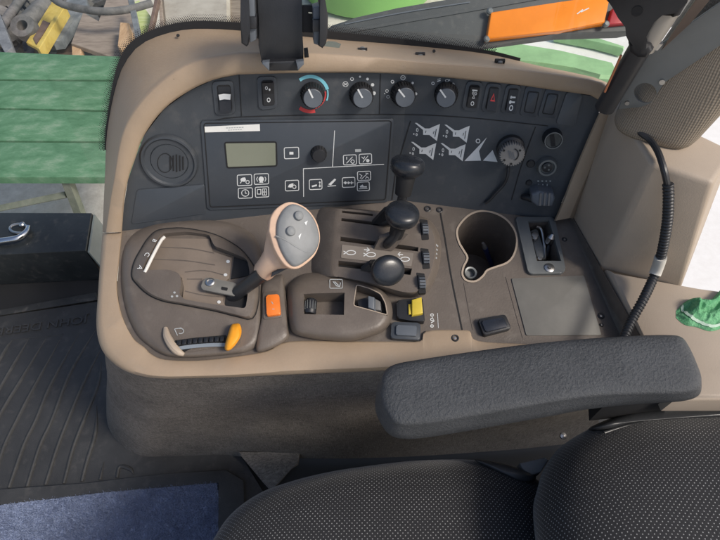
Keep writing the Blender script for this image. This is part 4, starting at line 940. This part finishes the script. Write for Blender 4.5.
# green cloth on the shelf
def rag_pt(u, v):
    px = 676+62*u; top = 311-26*min(1, u*1.1)-5*math.sin(u*9); bot = 318+12*math.sin(min(1, u*2.2)*math.pi/2)+1.5*math.sin(u*14)
    y = top+(bot-top)*v; p = SP.hit(px, y)
    e = math.sin(math.pi*min(1, max(0, v)))**.5*min(1, u*5)
    rd = lambda q: 1-abs(2*noise.noise(q))
    w_ = noise.noise(Vector((u*2.2, v*1.7, 8)))*.5
    h = (.004+.015*rd(Vector((u*3.2+w_, v*1.6+w_, 2)))*(.6+.4*math.sin(v*4+u*3))+.0035*rd(Vector((u*6+w_*2, v*3, 4)))+.0012*noise.noise(Vector((u*26, v*18, 3))))*e
    return p+Vector((0, 0, max(.0005, h)))
NU, NV = 80, 50
rv = [rag_pt(i/NU, j/NV) for i in range(NU+1) for j in range(NV+1)]
rf = [(i*(NV+1)+j, (i+1)*(NV+1)+j, (i+1)*(NV+1)+j+1, i*(NV+1)+j+1) for i in range(NU) for j in range(NV)]
rg = thing('cloth_rag', 'crumpled green cloth with a pale hem lying on the beige shelf', 'cloth', SP.hit(700, 312))
mk('cloth', (rv, rf), RAG, rg, angle=180)
hp2 = crom([(.05, .10, 0), (.07, .35, 0), (.10, .60, 0), (.17, .80, 0), (.30, .90, 0), (.48, .94, 0), (.70, .95, 0)], 8)
ha = [rag_pt(q.x, q.y)+Vector((0, 0, .0012)) for q in hp2]; hb_ = [rag_pt(q.x+.035*max(0, 1-q.x*2), min(1, q.y-.07))+Vector((0, 0, .0012)) for q in hp2]
mk('hem', loft([ha, hb_], closed=False), plastic('pale_hem', (.46, .60, .48), .9, .3), rg)

# ================================================================== SEAT
seat = thing('driver_seat', 'black dotted-fabric driver seat with a grey grained armrest pad', 'seat', (.15, -.38, 0))
am = [(376,386),(379,373),(392,364.5),(420,359.5),(470,352),(530,344),(590,338.5),(640,335.5),(670,335),(682,337.5),(689,347),(696,366),(701.5,385),(698,396),(680,401.5),(640,404),(590,409),(540,418),(490,427),(440,435.5),(408,439),(390,435),(379,420),(375,402)]
AP = zplane(.620)
def arm_ring(f, off, dy=0): return ([(p[0], p[1]+dy) for p in shrink(am, f)], off)
def inset(P, d):
    """move a closed px outline inward by d px"""
    n = len(P); out = []
    for i in range(n):
        a, b = Vector(P[i-1]), Vector(P[(i+1) % n]); t = (b-a).normalized(); nn = Vector((-t.y, t.x))
        out.append((P[i][0]+nn.x*d, P[i][1]+nn.y*d))
    return out
ar = sum((am[i-1][0]*am[i][1]-am[i][0]*am[i-1][1]) for i in range(len(am)))
sg = 1 if ar > 0 else -1
AS = ((412, 398), (664, 366))
def split_dy(P, dlow, dhigh):
    """shift the near (lower) and far (upper) halves of the outline by their own px amounts"""
    out = []
    for x, y in P:
        mid = 398-(x-412)*.127; t = max(-1, min(1, (y-mid)/22)); k = (t+1)/2
        k = k*k*(3-2*k); fade = 1-.45*max(0, min(1, (x-560)/130))
        out.append((x+(5*(1-min(1, (x-372)/40)) if x < 412 else 0)*(1 if dlow < 0 else 0), y+dlow*k*fade+dhigh*(1-k)))
    return out
amT = split_dy(am, -12.5, 0); amB = split_dy(am, 0, 10)
armp = mk('armrest', mound(AP, [(toward(amB, .25, *AS), -.050), (toward(amB, .08, *AS), -.047), (amB, -.040), (mixP(amB, amT, .45), -.022), (mixP(amB, amT, .85), -.009), (amT, -.0035), (toward(amT, .035, *AS), .0005), (toward(amT, .10, *AS), .0035), (toward(amT, .22, *AS), .0055), (toward(amT, .5, *AS), .007), (toward(amT, .97, *AS), .0075)], 4), ARM, seat, angle=180)
mk('armrest_arm', prism3([Vector(p) for p in [AP.hit(610, 378, -.045), AP.hit(688, 368, -.045), AP.hit(690, 390, -.045), AP.hit(612, 398, -.045)]], Vector((0, 0, -.07)), .006), BLACKM, seat)
cu_ = [(120,660),(180,596),(211,543),(231,514),(259,493.5),(289,482),(324,473),(360,467),(417,460.5),(474,460),(512,467),(540,482),(566,515),(590,560),(600,630),(480,690),(260,700)]
CP = zplane(.40)
uvxy = lambda co: (co.x+.004*noise.noise(co*9), co.y-co.z*.3+.004*noise.noise(co*9+Vector((7, 3, 1))))
ctr = (400, 570)
cush = mk('seat_cushion', mound(CP, [(shrink(cu_, .93, ctr), -.11), (shrink(cu_, .99, ctr), -.08), (shrink(cu_, 1.0, ctr), -.03), (shrink(cu_, .985, ctr), .0), (shrink(cu_, .94, ctr), .022), (shrink(cu_, .86, ctr), .036), (shrink(cu_, .7, ctr), .046), (shrink(cu_, .45, ctr), .05), (shrink(cu_, .2, ctr), .05)], 5), SEATF, seat, angle=180, uv=uvxy)
bo = [(474,459.5),(490,461),(508,465),(524,470),(536,477),(531,482),(520,482),(505,476),(488,468)]
mk('vinyl_corner', mound(CP, [(bo, .004), (bo, .018), (shrink(bo, .85), .026), (shrink(bo, .5), .030)], 4), LEATHER, seat, angle=180)
ba = [(533,512),(537,490),(544,469),(558,449.5),(578,435),(602,423.5),(630,414.5),(664,408.5),(700,406),(770,406),(850,440),(880,540),(850,660),(700,700),(600,670),(552,600),(538,555)]
BP = zplane(.50); bc = (700, 550)
bk_ = mk('backrest', mound(BP, [(shrink(ba, .96, bc), -.20), (shrink(ba, 1.0, bc), -.12), (shrink(ba, 1.0, bc), -.05), (shrink(ba, .985, bc), -.015), (shrink(ba, .94, bc), .012), (shrink(ba, .84, bc), .034), (shrink(ba, .65, bc), .052), (shrink(ba, .4, bc), .062), (shrink(ba, .15, bc), .064)], 5), SEATF, seat, angle=180, uv=lambda co: (uvxy(co)[0]+co.z*.8, uvxy(co)[1]))
le = [(588,429),(612,417.5),(640,408.5),(670,404),(700,402.5),(760,403),(780,415),(730,419.5),(690,419.5),(655,420.5),(630,424),(606,431)]
LS = ((616, 423), (770, 410))
mk('vinyl_band', mound(BP, [(le, -.09), (le, -.010), (toward(le, .12, *LS), .006), (toward(le, .35, *LS), .016), (toward(le, .7, *LS), .021), (toward(le, .96, *LS), .022)], 4), LEATHER, seat, angle=180)
mk('piping', tube([BP.hit(p[0], p[1], .012) for p in ((604,433),(630,425.5),(658,421.5),(695,420.5),(740,420.5))], .0022, 8, 5), LEATHER, seat)
mk('recline_lever', prism3([zplane(.42).hit(*p) for p in ((520,463),(545,457),(549,460),(541,472),(530,476),(522,468))], Vector((0, 0, -.02)), .002), plastic('lever_grey', (.22, .22, .22), .4, .05), seat)
mk('lever_tip', revolve([(.004, 0), (.004, .004), (0, .005)], zplane(.47).hit(562.5, 436), (0, -.3, 1), 12), STEEL, seat)
sb = box3(((cush.location.x+seat.location.x), -.42, .14), .34, .30, .28, bevel=.01)
mk('seat_base', sb, BLACKM, seat)

# ================================================================== FLOOR MAT
matt = thing('floor_mat', 'black rubber floor mat with curved ribs and raised lettering in front of the console', 'floor mat', FL.hit(60, 420))
MZ = .012
mk('mat_sheet', slab([(-70,327),(0,316.5),(97,301.5),(130,320),(130,430),(150,446),(236,446),(262,490),(276,520),(280,640),(-80,640)], FL, MZ, .001, .002, 2), RUBBER, matt)
ribs = [[(12,340),(5,350),(-6,370)], [(29,338),(15,362),(-6,398)], [(46.7,336.7),(22,378),(2,411),(-4,425)], [(63,334),(33,389),(17,420),(4,447),(-6,480)], [(79,333),(52,382),(36,420),(24,445),(9,488)], [(96,329),(71,371),(52,420),(40,446),(27,487)], [(102,346),(84,382),(68,420),(57,449),(45.5,485)], [(101,362),(98,384),(84,420),(73,449),(64,483.5)], [(96.5,405),(95.5,433),(87,462),(82,481.5)], [(104,462),(100,480)], [(134,475),(130,469),(120,467),(117,478)]]
for r_ in ribs:
    mk('mat_rib', tube([FL.hit(p[0], p[1], MZ) for p in r_], [.0008]+[.0042]*(len(r_)-2)+[.0036], 8, 6), RUBBER, matt)
for a, b in (((12,340),(29,338)), ((29.5,338),(46.5,336.5)), ((47,336.5),(63,334))):
    mk('mat_rib', tube([FL.hit(a[0], a[1], MZ), FL.hit(b[0], b[1], MZ)], .0012, 8), RUBBER, matt)
mk('mat_border', slab([(-70,498),(0,489.5),(89,483),(124,478.5),(165,474),(226,469),(244,480),(250,640),(216,640),(220,481),(100,492.5),(0,504.5),(-70,513)], FL, .020, .006, .003, 3), RUBBER, matt)
a_, b_ = FL.hit(89, 318.2, MZ), FL.hit(-2.5, 331.2, MZ)
ux = (b_-a_); wd = ux.length; ux.normalize(); uy = Vector((0, 0, 1)).cross(ux)
tg = text_geo('JOHN DEERE', 1.0, lambda co: Vector(co), .5)
xs = [v.x for v in tg[0]]; ys_ = [v.y for v in tg[0]]
sx_ = wd/(max(xs)-min(xs)); hm_ = (FL.hit(43, 320.5)-FL.hit(43, 330)).length; sy_ = hm_/(max(ys_)-min(ys_)); mid = (a_+b_)/2
tv = [mid+ux*(v.x-(max(xs)+min(xs))/2)*sx_+uy*(v.y-(max(ys_)+min(ys_))/2)*sy_+Vector((0, 0, .0006+v.z*.0060)) for v in tg[0]]
mk('raised_lettering', (tv, tg[1]), RUBBER, matt, smooth=False)
# carpet insert with a real pile
cp_px = [(-70,513.5),(0,505),(60,498),(100,493),(160,487.5),(217,482),(219,500),(217,560),(212,640),(-80,640)]
crp = thing('blue_carpet', 'blue carpet piece lying inside the border of the rubber mat', 'carpet', FL.hit(90, 530))
mk('carpet_backing', slab(cp_px, FL, .016, .0125, .001, 1), CARPET, crp)
tv, tf = [], []
def inside(P, x, y):
    c_ = False
    for i in range(len(P)):
        (x1, y1), (x2, y2) = P[i-1], P[i]
        if (y1 > y) != (y2 > y) and x < (x2-x1)*(y-y1)/(y2-y1)+x1: c_ = not c_
    return c_
for _ in range(26000):
    x, y = random.uniform(-20, 222), random.uniform(478, 560)
    if not inside(cp_px, x, y): continue
    p = FL.hit(x, y, .0155); a = random.uniform(0, 6.283); t = Vector((math.cos(a), math.sin(a), 0)); l = Vector((random.gauss(0, .0026), random.gauss(0, .0026), random.uniform(.004, .008)))
    w_ = .0011; i = len(tv); s_ = Vector((-t.y, t.x, 0))
    tv += [p-t*w_, p+t*w_, p+s_*w_, p+l]; tf += [(i, i+1, i+3), (i+1, i+2, i+3), (i+2, i, i+3)]
pile = mk('carpet_pile', (tv, tf), CARPET, crp, smooth=False); pile['kind'] = 'stuff'

# ================================================================== PHONE HOLDER
HPn = Plane(PL.o+PL.n*.045, PL.n)
ph = thing('phone_holder', 'black phone holder with two side clamps at the top edge of the dash', 'phone holder', HPn.hit(282, 60))
hb = [(256,-30),(303,-30),(302,0),(302.3,32),(303.5,50),(303.5,60),(298.5,63.5),(262,63.5),(258.5,46),(257.8,0)]
mk('back_plate', slab(hb, HPn, 0, -.012, .0015, 2), BLACK, ph)
mk('phone_rest', slab([(261,62),(303.8,60.5),(304,64),(298,71),(269,71),(262.5,64)], HPn, .012, -.012, .0015, 2), BLACK, ph)
for q in ([(262.5,62.5),(269.5,61.8),(269.2,71),(262,64)], [(296,62),(303.8,61),(304,64.5),(298,70.5)]):
    mk('rest_foot', slab(q, HPn, .022, .012, .001, 2), GREYB, ph)
for q, rib in (([(242,-20),(246,-20),(248.5,0),(250,30),(248.5,45),(246.5,47),(241.2,43.5),(240.3,20),(240.5,0)], [(247,-5),(254,-4),(256,40),(250,43)]), ([(319,-20),(322,-20),(326,4),(328,16),(328,34),(326,44),(322.5,48.5),(318.5,46),(320,30),(320,10)], [(313,8),(320,6),(320.5,46),(314,44)])):
    cl = mk('side_clamp', slab(q, HPn, .030, -.010, .003, 3), BLACK, ph)
    mk('clamp_pad', slab(rib, HPn, .020, -.006, .001, 2), GREYB, cl)
mk('pad_block', slab([(248.5,17),(256.5,17),(256.5,29),(248.5,29)], HPn, .024, .0, .001, 2), BLACK, ph)
mk('pad_block', slab([(312.5,20),(320.5,19.5),(321,31.5),(312.5,32)], HPn, .024, .0, .001, 2), BLACK, ph)
mk('clamp_arm', slab([(301,6),(314,5.5),(315,14),(307.5,10.5),(307.5,14.5),(315,15),(315,33),(301,32.5)], HPn, -.002, -.010, .001, 2), BLACKM, ph)
mk('clamp_arm', slab([(248,-6),(260,-6),(260,40),(250,34)], HPn, -.002, -.010, .001, 2), BLACKM, ph)
mk('release_button', slab([(304,50),(308,49.5),(309,57.5),(304.5,58)], HPn, .002, -.008, .0008, 2), BLACKM, ph)
sc = HPn.hit(280, 20, -.012); se = PL.hit(*proj(sc-PL.n*.09), -.068)
mk('suction_mount', tube([sc, sc-PL.n*.03, sc-PL.n*.06, sc-PL.n*.085, sc-PL.n*.098], [.012, .009, .010, .022, .026], 20), BLACK, ph)

# ================================================================== SIDE WINDOW WITH ITS PRINTED EDGE
GOFF = -.0735
gm, nt, b = new_mat('window_glass')
nt.nodes.remove(b); out = nt.nodes['Material Output']
tr = N(nt, 'ShaderNodeBsdfTransparent'); tr.inputs[0].default_value = (.93, .96, .94, 1); gs = N(nt, 'ShaderNodeBsdfGlossy'); gs.inputs['Roughness'].default_value = .02
fr_ = N(nt, 'ShaderNodeFresnel'); fr_.inputs[0].default_value = 1.45; mx = N(nt, 'ShaderNodeMixShader')
nt.links.new(fr_.outputs[0], mx.inputs[0]); nt.links.new(tr.outputs[0], mx.inputs[1]); nt.links.new(gs.outputs[0], mx.inputs[2]); nt.links.new(mx.outputs[0], out.inputs[0])
win = thing('side_window', 'clear curved side window behind the dash with a dotted black printed edge', 'window', PL.hit(300, 36, GOFF))
cc_ = cr2(C[1:19], 3)
top = [(660, -70), (400, -70), (100, -70), (-20, -70), (-20, 150), (20, 205)]
gL = [PN.hit(p[0], p[1], GOFF) for p in cc_]
# ruled sheet between the printed edge and the top of the opening
def up_px(p):
    t = max(0, min(1, (p[0]-104)/(601-104))); return (-25+690*t if p[1] < 120 else -25, -75)
gt = [PN.hit(*up_px(p), GOFF) for p in cc_]
mk('glass_pane', loft([gL, gt], closed=False), gm, win)
ED = cr2([(106,150),(107.5,125),(115,90),(125,63),(143,43),(177,31),(213,29),(270,33),(328,39),(380,43),(431,47.5),(487,54),(520,61)], 24)
wS = lambda x: 1.5 if x < 108 else (1.5+6.5*min(1, (x-108)/22) if x < 130 else (8 if x < 330 else max(2.5, 8-(x-330)*.026)))
EO, NRM = [], []
for i, p in enumerate(ED):
    a, b = Vector(ED[max(0, i-1)]), Vector(ED[min(len(ED)-1, i+1)]); t = (b-a).normalized(); nn = Vector((t.y, -t.x)); NRM.append(nn)
    EO.append((p[0]+nn.x*wS(p[0]), p[1]+nn.y*wS(p[0])))
EI = [(p[0]-n_.x*2.5, p[1]-n_.y*2.5) for p, n_ in zip(ED, NRM)]
mk('printed_band', loft([[PN.hit(p[0], p[1], GOFF+.0016) for p in EI], [PN.hit(p[0], p[1], GOFF+.0016) for p in EO]], closed=False), BLACKM, win, smooth=False)
dv, df = [], []
acc = 0.0; last = Vector(ED[0]); cnt = 0
for row in range(5):
    acc = (row % 2)*.9
    for i in range(1, len(ED)):
        a, b = Vector(ED[i-1]), Vector(ED[i]); L_s = (b-a).length; s0 = 0.0
        while acc < L_s:
            f = acc/L_s; p = a.lerp(b, f); nn = NRM[i]; w0 = wS(p.x)+.7+row*1.45; r = (.78, .68, .56, .44, .32)[row]
            if p.x < 495:
                q = p+nn*w0; k0 = len(dv)
                dv += [PN.hit(q.x+r*math.cos(2*math.pi*k/7), q.y+r*math.sin(2*math.pi*k/7), GOFF+.0016) for k in range(7)]; df.append(tuple(range(k0, k0+7)))
            acc += 1.8
        acc -= L_s
hd = mk('printed_dots', (dv, df), BLACKM, win, smooth=False); hd['kind'] = 'stuff'
# cowl screws and small holes, dead leaf
for x, y, r in ((362.5,51.5,4), (420,56,3.2), (499.5,62.5,3.0)):
    o = PN.hit(x, y, -.030); nn = Vector((0, -.45, .9))
    m = (o-CAM).dot(FWD)/FPX
    s_ = part('cowl_screw', revolve([(r*m*1.15, 0), (r*m, .003), (r*m*.7, .0042), (0, .0045)], o, nn, 16), STEELD)
    part('screw_tab', tube([o+RGT*-.006+Vector((0,0,.002)), o+RGT*.006+Vector((0,0,.002))], .003, 8), BLACKM, s_)
for x, y in ((178,35.5), (173.8,78), (434,51)):
    part('cowl_hole', revolve([(.0022, 0), (.0018, .0008), (0, .0008)], PN.hit(x, y, -.055 if y < 60 and x < 300 else (.011 if y > 60 else -.045)), Vector((0, -.5, .85)), 12), BLACKM)
lfp = [(323,44),(327,41),(334,41.5),(340,44),(337,50.5),(331,53),(326,51.5)]
lf = mk('dry_leaf', slab([(p[0]+1, p[1]) for p in lfp], Plane(PN.hit(331, 47, -.033), (0, -.55, .83)), .002, .0012, 0), plastic('leaf_grey', (.13, .15, .13), .7, .3), None)
tag(lf, 'small grey-green dry leaf lying on the dash cowl beside the phone holder', 'leaf')

# ================================================================== OUTSIDE
yb = FL.hit(50, 279).y
bt0 = FL.hit(97, 279); ztop = .123
TP = zplane(ztop)
tb = thing('metal_box', 'black metal box with a chrome latch handle at the left front of the cab', 'box', FL.hit(40, 285))
P4 = [TP.hit(-90, 259), TP.hit(85.5, 250.5), TP.hit(91.5, 212.5), TP.hit(-90, 212)]
mk('box_body', prism3(P4, Vector((0, 0, -ztop+.002)), .004, 2), plastic('box_black', (.022, .025, .026), .38, .12, 150, .3, 10, dust=.12), tb)
e0, e1 = P4[1], P4[2]
mk('lit_end_face', prism3([e0+Vector((.002, 0, -.006)), e1+Vector((.002, 0, -.006)), e1+Vector((.006, 0, -.008)), e0+Vector((.006, 0, -.008))], Vector((.012, -.002, -ztop+.012)), .001), plastic('end_lit_pale', (.20, .22, .20), .5, .1, dust=.2), tb)  # pale colour stands for light falling on the black box's end
hd_ = mk('latch_handle', tube([TP.hit(-12, 243, .012), TP.hit(4, 240.5, .016), TP.hit(18, 238, .016), TP.hit(26, 232, .015), TP.hit(28.5, 226.5, .012)], [.009, .008, .0075, .0065, .005], 14, 5), plastic('chrome', (.62, .62, .63), .15, .02, metal=1.0), tb)
mk('latch_ring', tube([TP.hit(11+9*math.cos(a)+8, 228.5+4.5*math.sin(a), .008) for a in [k*math.pi/9 for k in range(19)]], .0032, 8), STEEL, tb)
mk('latch_bolt', revolve([(.007, 0), (.007, .006), (.004, .009), (0, .009)], TP.hit(23, 225.5, .004), (0, 0, 1), 14), STEEL, tb)
fp_y = Plane(P4[1], (0, -1, 0))
for pts in ([(3,275),(40,270.5),(45,279)], [(66,265),(70.5,277)]):
    mk('pressed_line', ribbon(pts, .8, Plane(P4[1]+Vector((0, -.0, 0)), (P4[0]-P4[1]).cross(Vector((0, 0, 1))), RGT), -.0008 if False else .0006), plastic('scratch_grey', (.14, .15, .15), .5, 0), tb)
sl_ = mk('sill_strip', slab([(-70,322),(0,310),(96,292),(97,299.5),(0,315.5),(-70,326)], FL, .008, .0005, .001, 1), plastic('sill_metal', (.035, .035, .033), .5, .2, 80, .4, 20, dust=.25))
sl_['kind'] = 'structure'
# --- green work table
TZ = -.35; TT = zplane(TZ)
tbl = thing('work_table', 'worn green painted plank table on grey-green legs in the yard', 'table', TT.hit(30, 110)+Vector((0, 0, -.75)))
edges = [((-110,47.5),(150,57.5)), ((-110,79.8),(150,81.5)), ((-110,107),(150,112.6)), ((-110,141.2),(150,143)), ((-110,177),(150,177.2))]
for i in range(4):
    (a, b), (d_, c_) = edges[i], edges[i+1]; g_ = .75 if i < 3 else 0
    mk('plank', slab([a, b, (c_[0], c_[1]-g_*2), (d_[0], d_[1]-g_*2)], TT, 0, -.035, .004, 2), GREENW, tbl)
yf = TT.hit(60, 176).y-.0; LG = Plane((0, yf+.02, 0), (0, -1, 0))
def leg_geo(pa, pb, w_):
    a, b = LG.hit(*pa), LG.hit(*pb); d = (b-a).normalized(); b2 = a+d*((GZ-a.z)/d.z)
    return prism3([a+Vector((-w_, -.02, 0)), a+Vector((w_, -.02, 0)), a+Vector((w_, .02, 0)), a+Vector((-w_, .02, 0))], b2-a, 0)
mk('table_leg', leg_geo((66,177), (79.5,212), .016), GREENL, tbl, smooth=False)
o_ = LG.hit(66, 177); 
for dx, dy in ((-1.2, .02), (-1.2, .75), (0, .75)):
    mk('table_leg', box3((o_.x+dx, yf+dy, (TZ-.035+GZ)/2), .035, .035, TZ-.035-GZ), GREENL, tbl, smooth=False)
a, b = LG.hit(-40, 216.5, .0), LG.hit(67, 194.5, .0)
mk('cross_brace', tube([a+Vector((-.2, 0, -.04)), a, b], .018, 4), GREENL, tbl, smooth=False)
# --- scrap beyond the table
def gp(x, y, h): return zplane(GZ+h).hit(x, y)
def sheet(name, px, h, th, mat, label, cat, bev=.003):
    return tag(mk(name, slab(px, zplane(GZ), h, h-th, bev, 1), mat), label, cat)
sheet('board', [(71,43),(83,12),(99,22),(107,-3),(131,-3),(137,40),(141,58),(115,58)], .46, .03, WOOD, 'large weathered brown board with a notched edge lying behind the green table', 'board')
sheet('wood_block', [(120,22),(129,23),(129.5,46),(121,49),(117.5,46)], .56, .09, WOOD2, 'small pale wood block lying on the brown board', 'wood block')
sheet('wood_offcut', [(71.5,44),(81,46.5),(81,60),(72,58)], .44, .06, WOOD2, 'pale wood offcut tucked under the board corner by the table edge', 'wood block')
yc = thing('yellow_channel', 'yellow painted steel channel among the dark scrap', 'steel channel', gp(44, 25, .4))
mk('channel_web', slab([(52,1),(64.5,5),(38,48.5),(26,42)], zplane(GZ), .44, .42, .003, 1), YELP, yc)
mk('channel_flange', slab([(61.5,4),(65.5,5.5),(39,49),(35.5,47)], zplane(GZ), .49, .42, .003, 1), YELP, yc)
mk('channel_inside', slab([(43,20),(50,23),(36,44),(33,38),(38,30)], zplane(GZ), .447, .43, 0, 1), RUST, yc)
sheet('grey_channel', [(47,27),(60,8),(70,-4),(86,-3),(88,8),(72,24),(61,40),(52,41)], .42, .06, SCRAPB, 'grey-blue steel section lying beside the yellow channel', 'steel section')
sheet('rusty_plate', [(60,38),(71,36),(73,52),(56,54)], .30, .03, RUST, 'small rusty brown plate at the table edge', 'steel plate')
def pole(name, a, b, r, mat, label, cat): return tag(mk(name, tube([gp(*a), gp(*b)], r, 14), mat), label, cat)
pole('steel_tube', (12,38,.25), (56,-6,.35), .06, SCRAP, 'thick grey steel tube left of the yellow channel', 'steel tube')
pole('steel_rod', (2,26,.36), (26,-8,.30), .03, SCRAP, 'thin ribbed steel rod at the far left of the scrap', 'steel rod')
rn = thing('hydraulic_ram', 'worn grey cylinder with a round eye end in front of the steel tube', 'ram', gp(25, 30, .4))
mk('barrel', tube([gp(24,26,.42), gp(46,6,.42)], .055, 16), SCRAP, rn)
eo = gp(25, 28, .46); mk('eye', revolve([(.075, -.03), (.075, .03), (.035, .03), (.035, -.03)], eo, (0, -.5, .85), 18), SCRAP, rn)
sheet('steel_post', [(-6,8),(0,14),(12.5,47),(5,53),(-8,30)], .50, .05, SCRAPB, 'dark steel post leaning at the left edge beside the table', 'steel post')
sheet('steel_strip', [(127,-4),(133,-4),(141,36),(137.5,42),(135,36)], .62, .02, SCRAPB, 'grey steel strip standing across the right side of the board', 'steel strip')
tag(mk('hose', tube([gp(48,-6,.62), gp(62,4,.62), gp(88,10,.62), gp(108,11.5,.62), gp(130,9,.62), gp(152,3,.62)], .022, 12, 6), SCRAP), 'grey rubber hose curving across the top of the scrap', 'hose')
sheet('yellow_sheet', [(134,2),(139,0),(152,18),(147,34),(141,34)], .30, .02, worn_paint('lime_sheet', (.35, .45, .12), (.55, .62, .28), (.65, .70, .45)), 'yellow-green sheet standing between the board and the sticks', 'sheet')
sheet('timber_stick', [(155,-4),(159,-4),(151,32),(147,34)], .40, .04, RUST, 'dark narrow timber stick left of the pale slab', 'stick')
sheet('timber_lath', [(158.5,-4),(161,-4),(164,27),(160,29)], .36, .04, WOOD, 'pale narrow lath leaning against the slab', 'stick')
sheet('pale_slab', [(160,-8),(229,-8),(230,36),(210,40),(176,40),(164,30)], .34, .30, CARD, 'large pale cracked slab standing behind the dash top', 'slab', .02)
sheet('brown_box', [(229.5,-8),(262,-8),(262,40),(231,40)], .30, .28, worn_paint('brownish', (.16, .12, .09), (.26, .21, .16), (.36, .31, .25)), 'brown wooden box between the slab and the phone holder', 'box')
sv, sf = [], []
gsc = []
for _ in range(150):
    x, y = random.uniform(-30, 120), random.uniform(-14, 46); h = random.uniform(.05, .30)
    a = random.uniform(0, math.pi); rot = Matrix.Rotation(a, 3, 'Z') @ Matrix.Rotation(random.uniform(-.5, .5), 3, 'X')
    gsc.append(box3(gp(x, y, h), random.uniform(.03, .10), random.uniform(.08, .40), random.uniform(.02, .07), rot))
hs = mk('scrap_heap', join(*gsc), SCRAP, smooth=False); hs['kind'] = 'stuff'; hs['label'] = 'loose heap of dark scrap metal pieces behind the green table'; hs['category'] = 'scrap'
# --- fender with lamps seen through the window
FPn = Plane((0, 1.0, .30), (0, -.62, .78))
fe = thing('rear_fender', 'dark grey rear fender extension with an orange and a red lens, seen through the window', 'fender', FPn.hit(500, 30))
mk('fender_panel', slab([(318,34),(332,24),(356,17.5),(398,8),(445,0),(520,-16),(660,-40),(700,-20),(690,18),(625,31),(560,33),(487,43),(440,62),(330,58)], FPn, 0, -.05, .012, 3), FENDER, fe)
mk('fender_rib', ribbon(cr2([(335,34),(400,22),(470,10),(560,-6)], 6), 3, FPn, .003), FENDER, fe)
mk('fender_rib', ribbon(cr2([(345,24),(400,13),(470,2)], 6), 1.2, FPn, .003), GREYB, fe)
mk('orange_lens', slab([(491,12),(560,2),(612,-6),(606,8),(605,23),(560,30.5),(486.5,39.5)], FPn, .022, -.002, .004, 3), LENSO, fe)
mk('red_lens', slab([(613,8),(640,4),(640,22),(608,25)], FPn, .016, -.002, .004, 3), LENSR, fe)
for x, y in ((489.5,11.5), (486.5,39.5), (605.5,24.5)):
    mk('lens_bolt', revolve([(.009, 0), (.009, .006), (.005, .009), (0, .009)], FPn.hit(x, y, .014), FPn.n, 14), STEELD, fe)
mk('white_scuff', join(ribbon([(577,14),(583,9.5)], 1, FPn, .0225), ribbon([(581,12),(589,8)], 1, FPn, .0226)), WHITE, fe)
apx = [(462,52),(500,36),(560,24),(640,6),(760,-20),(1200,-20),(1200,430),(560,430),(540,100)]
ap = mk('sunlit_yard_sheet', fill(apx, zplane(GZ), .006), speckle('yard_glare_white', (.75, .73, .70), (.85, .84, .82), 20, .2, .9, .005), smooth=False); ap['kind'] = 'structure'  # near-white sheet over the ground, paints the overexposed sunlit yard
gb = zplane(GZ)
HAZEG = plastic('glare_paled_green', (.30, .50, .25), .5, .05, 60, .18, 6)  # green made paler to put the overexposed glare into the colour
sheet('green_beam', [(455,50),(492,39),(520,44),(560,50.5),(614,61.5),(622,78),(600,76),(575,66),(540,60.5),(520,62),(490,60)], .12, .1, HAZEG, 'bright green machine beam lying on the white sunlit yard below the fender', 'machine beam', .02)
sheet('green_strip', [(556,31),(600,38),(625,46),(624,49),(598,42),(556,34)], .08, .06, HAZEG, 'thin green strip lying beyond the larger green beam', 'machine part', .01)
dc = gb.hit(368, 22); dc.z = GZ
gd = thing('green_drum', 'bright green round drum standing in the yard beyond the fender', 'drum', dc+Vector((0, .55, 0)))
mk('drum_body', revolve([(.50, 0), (.56, .03), (.58, .2), (.56, .5), (.56, .9), (.52, .93), (0, .93)], dc+Vector((0, .55, 0)), (0, 0, 1), 40), JGREEN, gd)
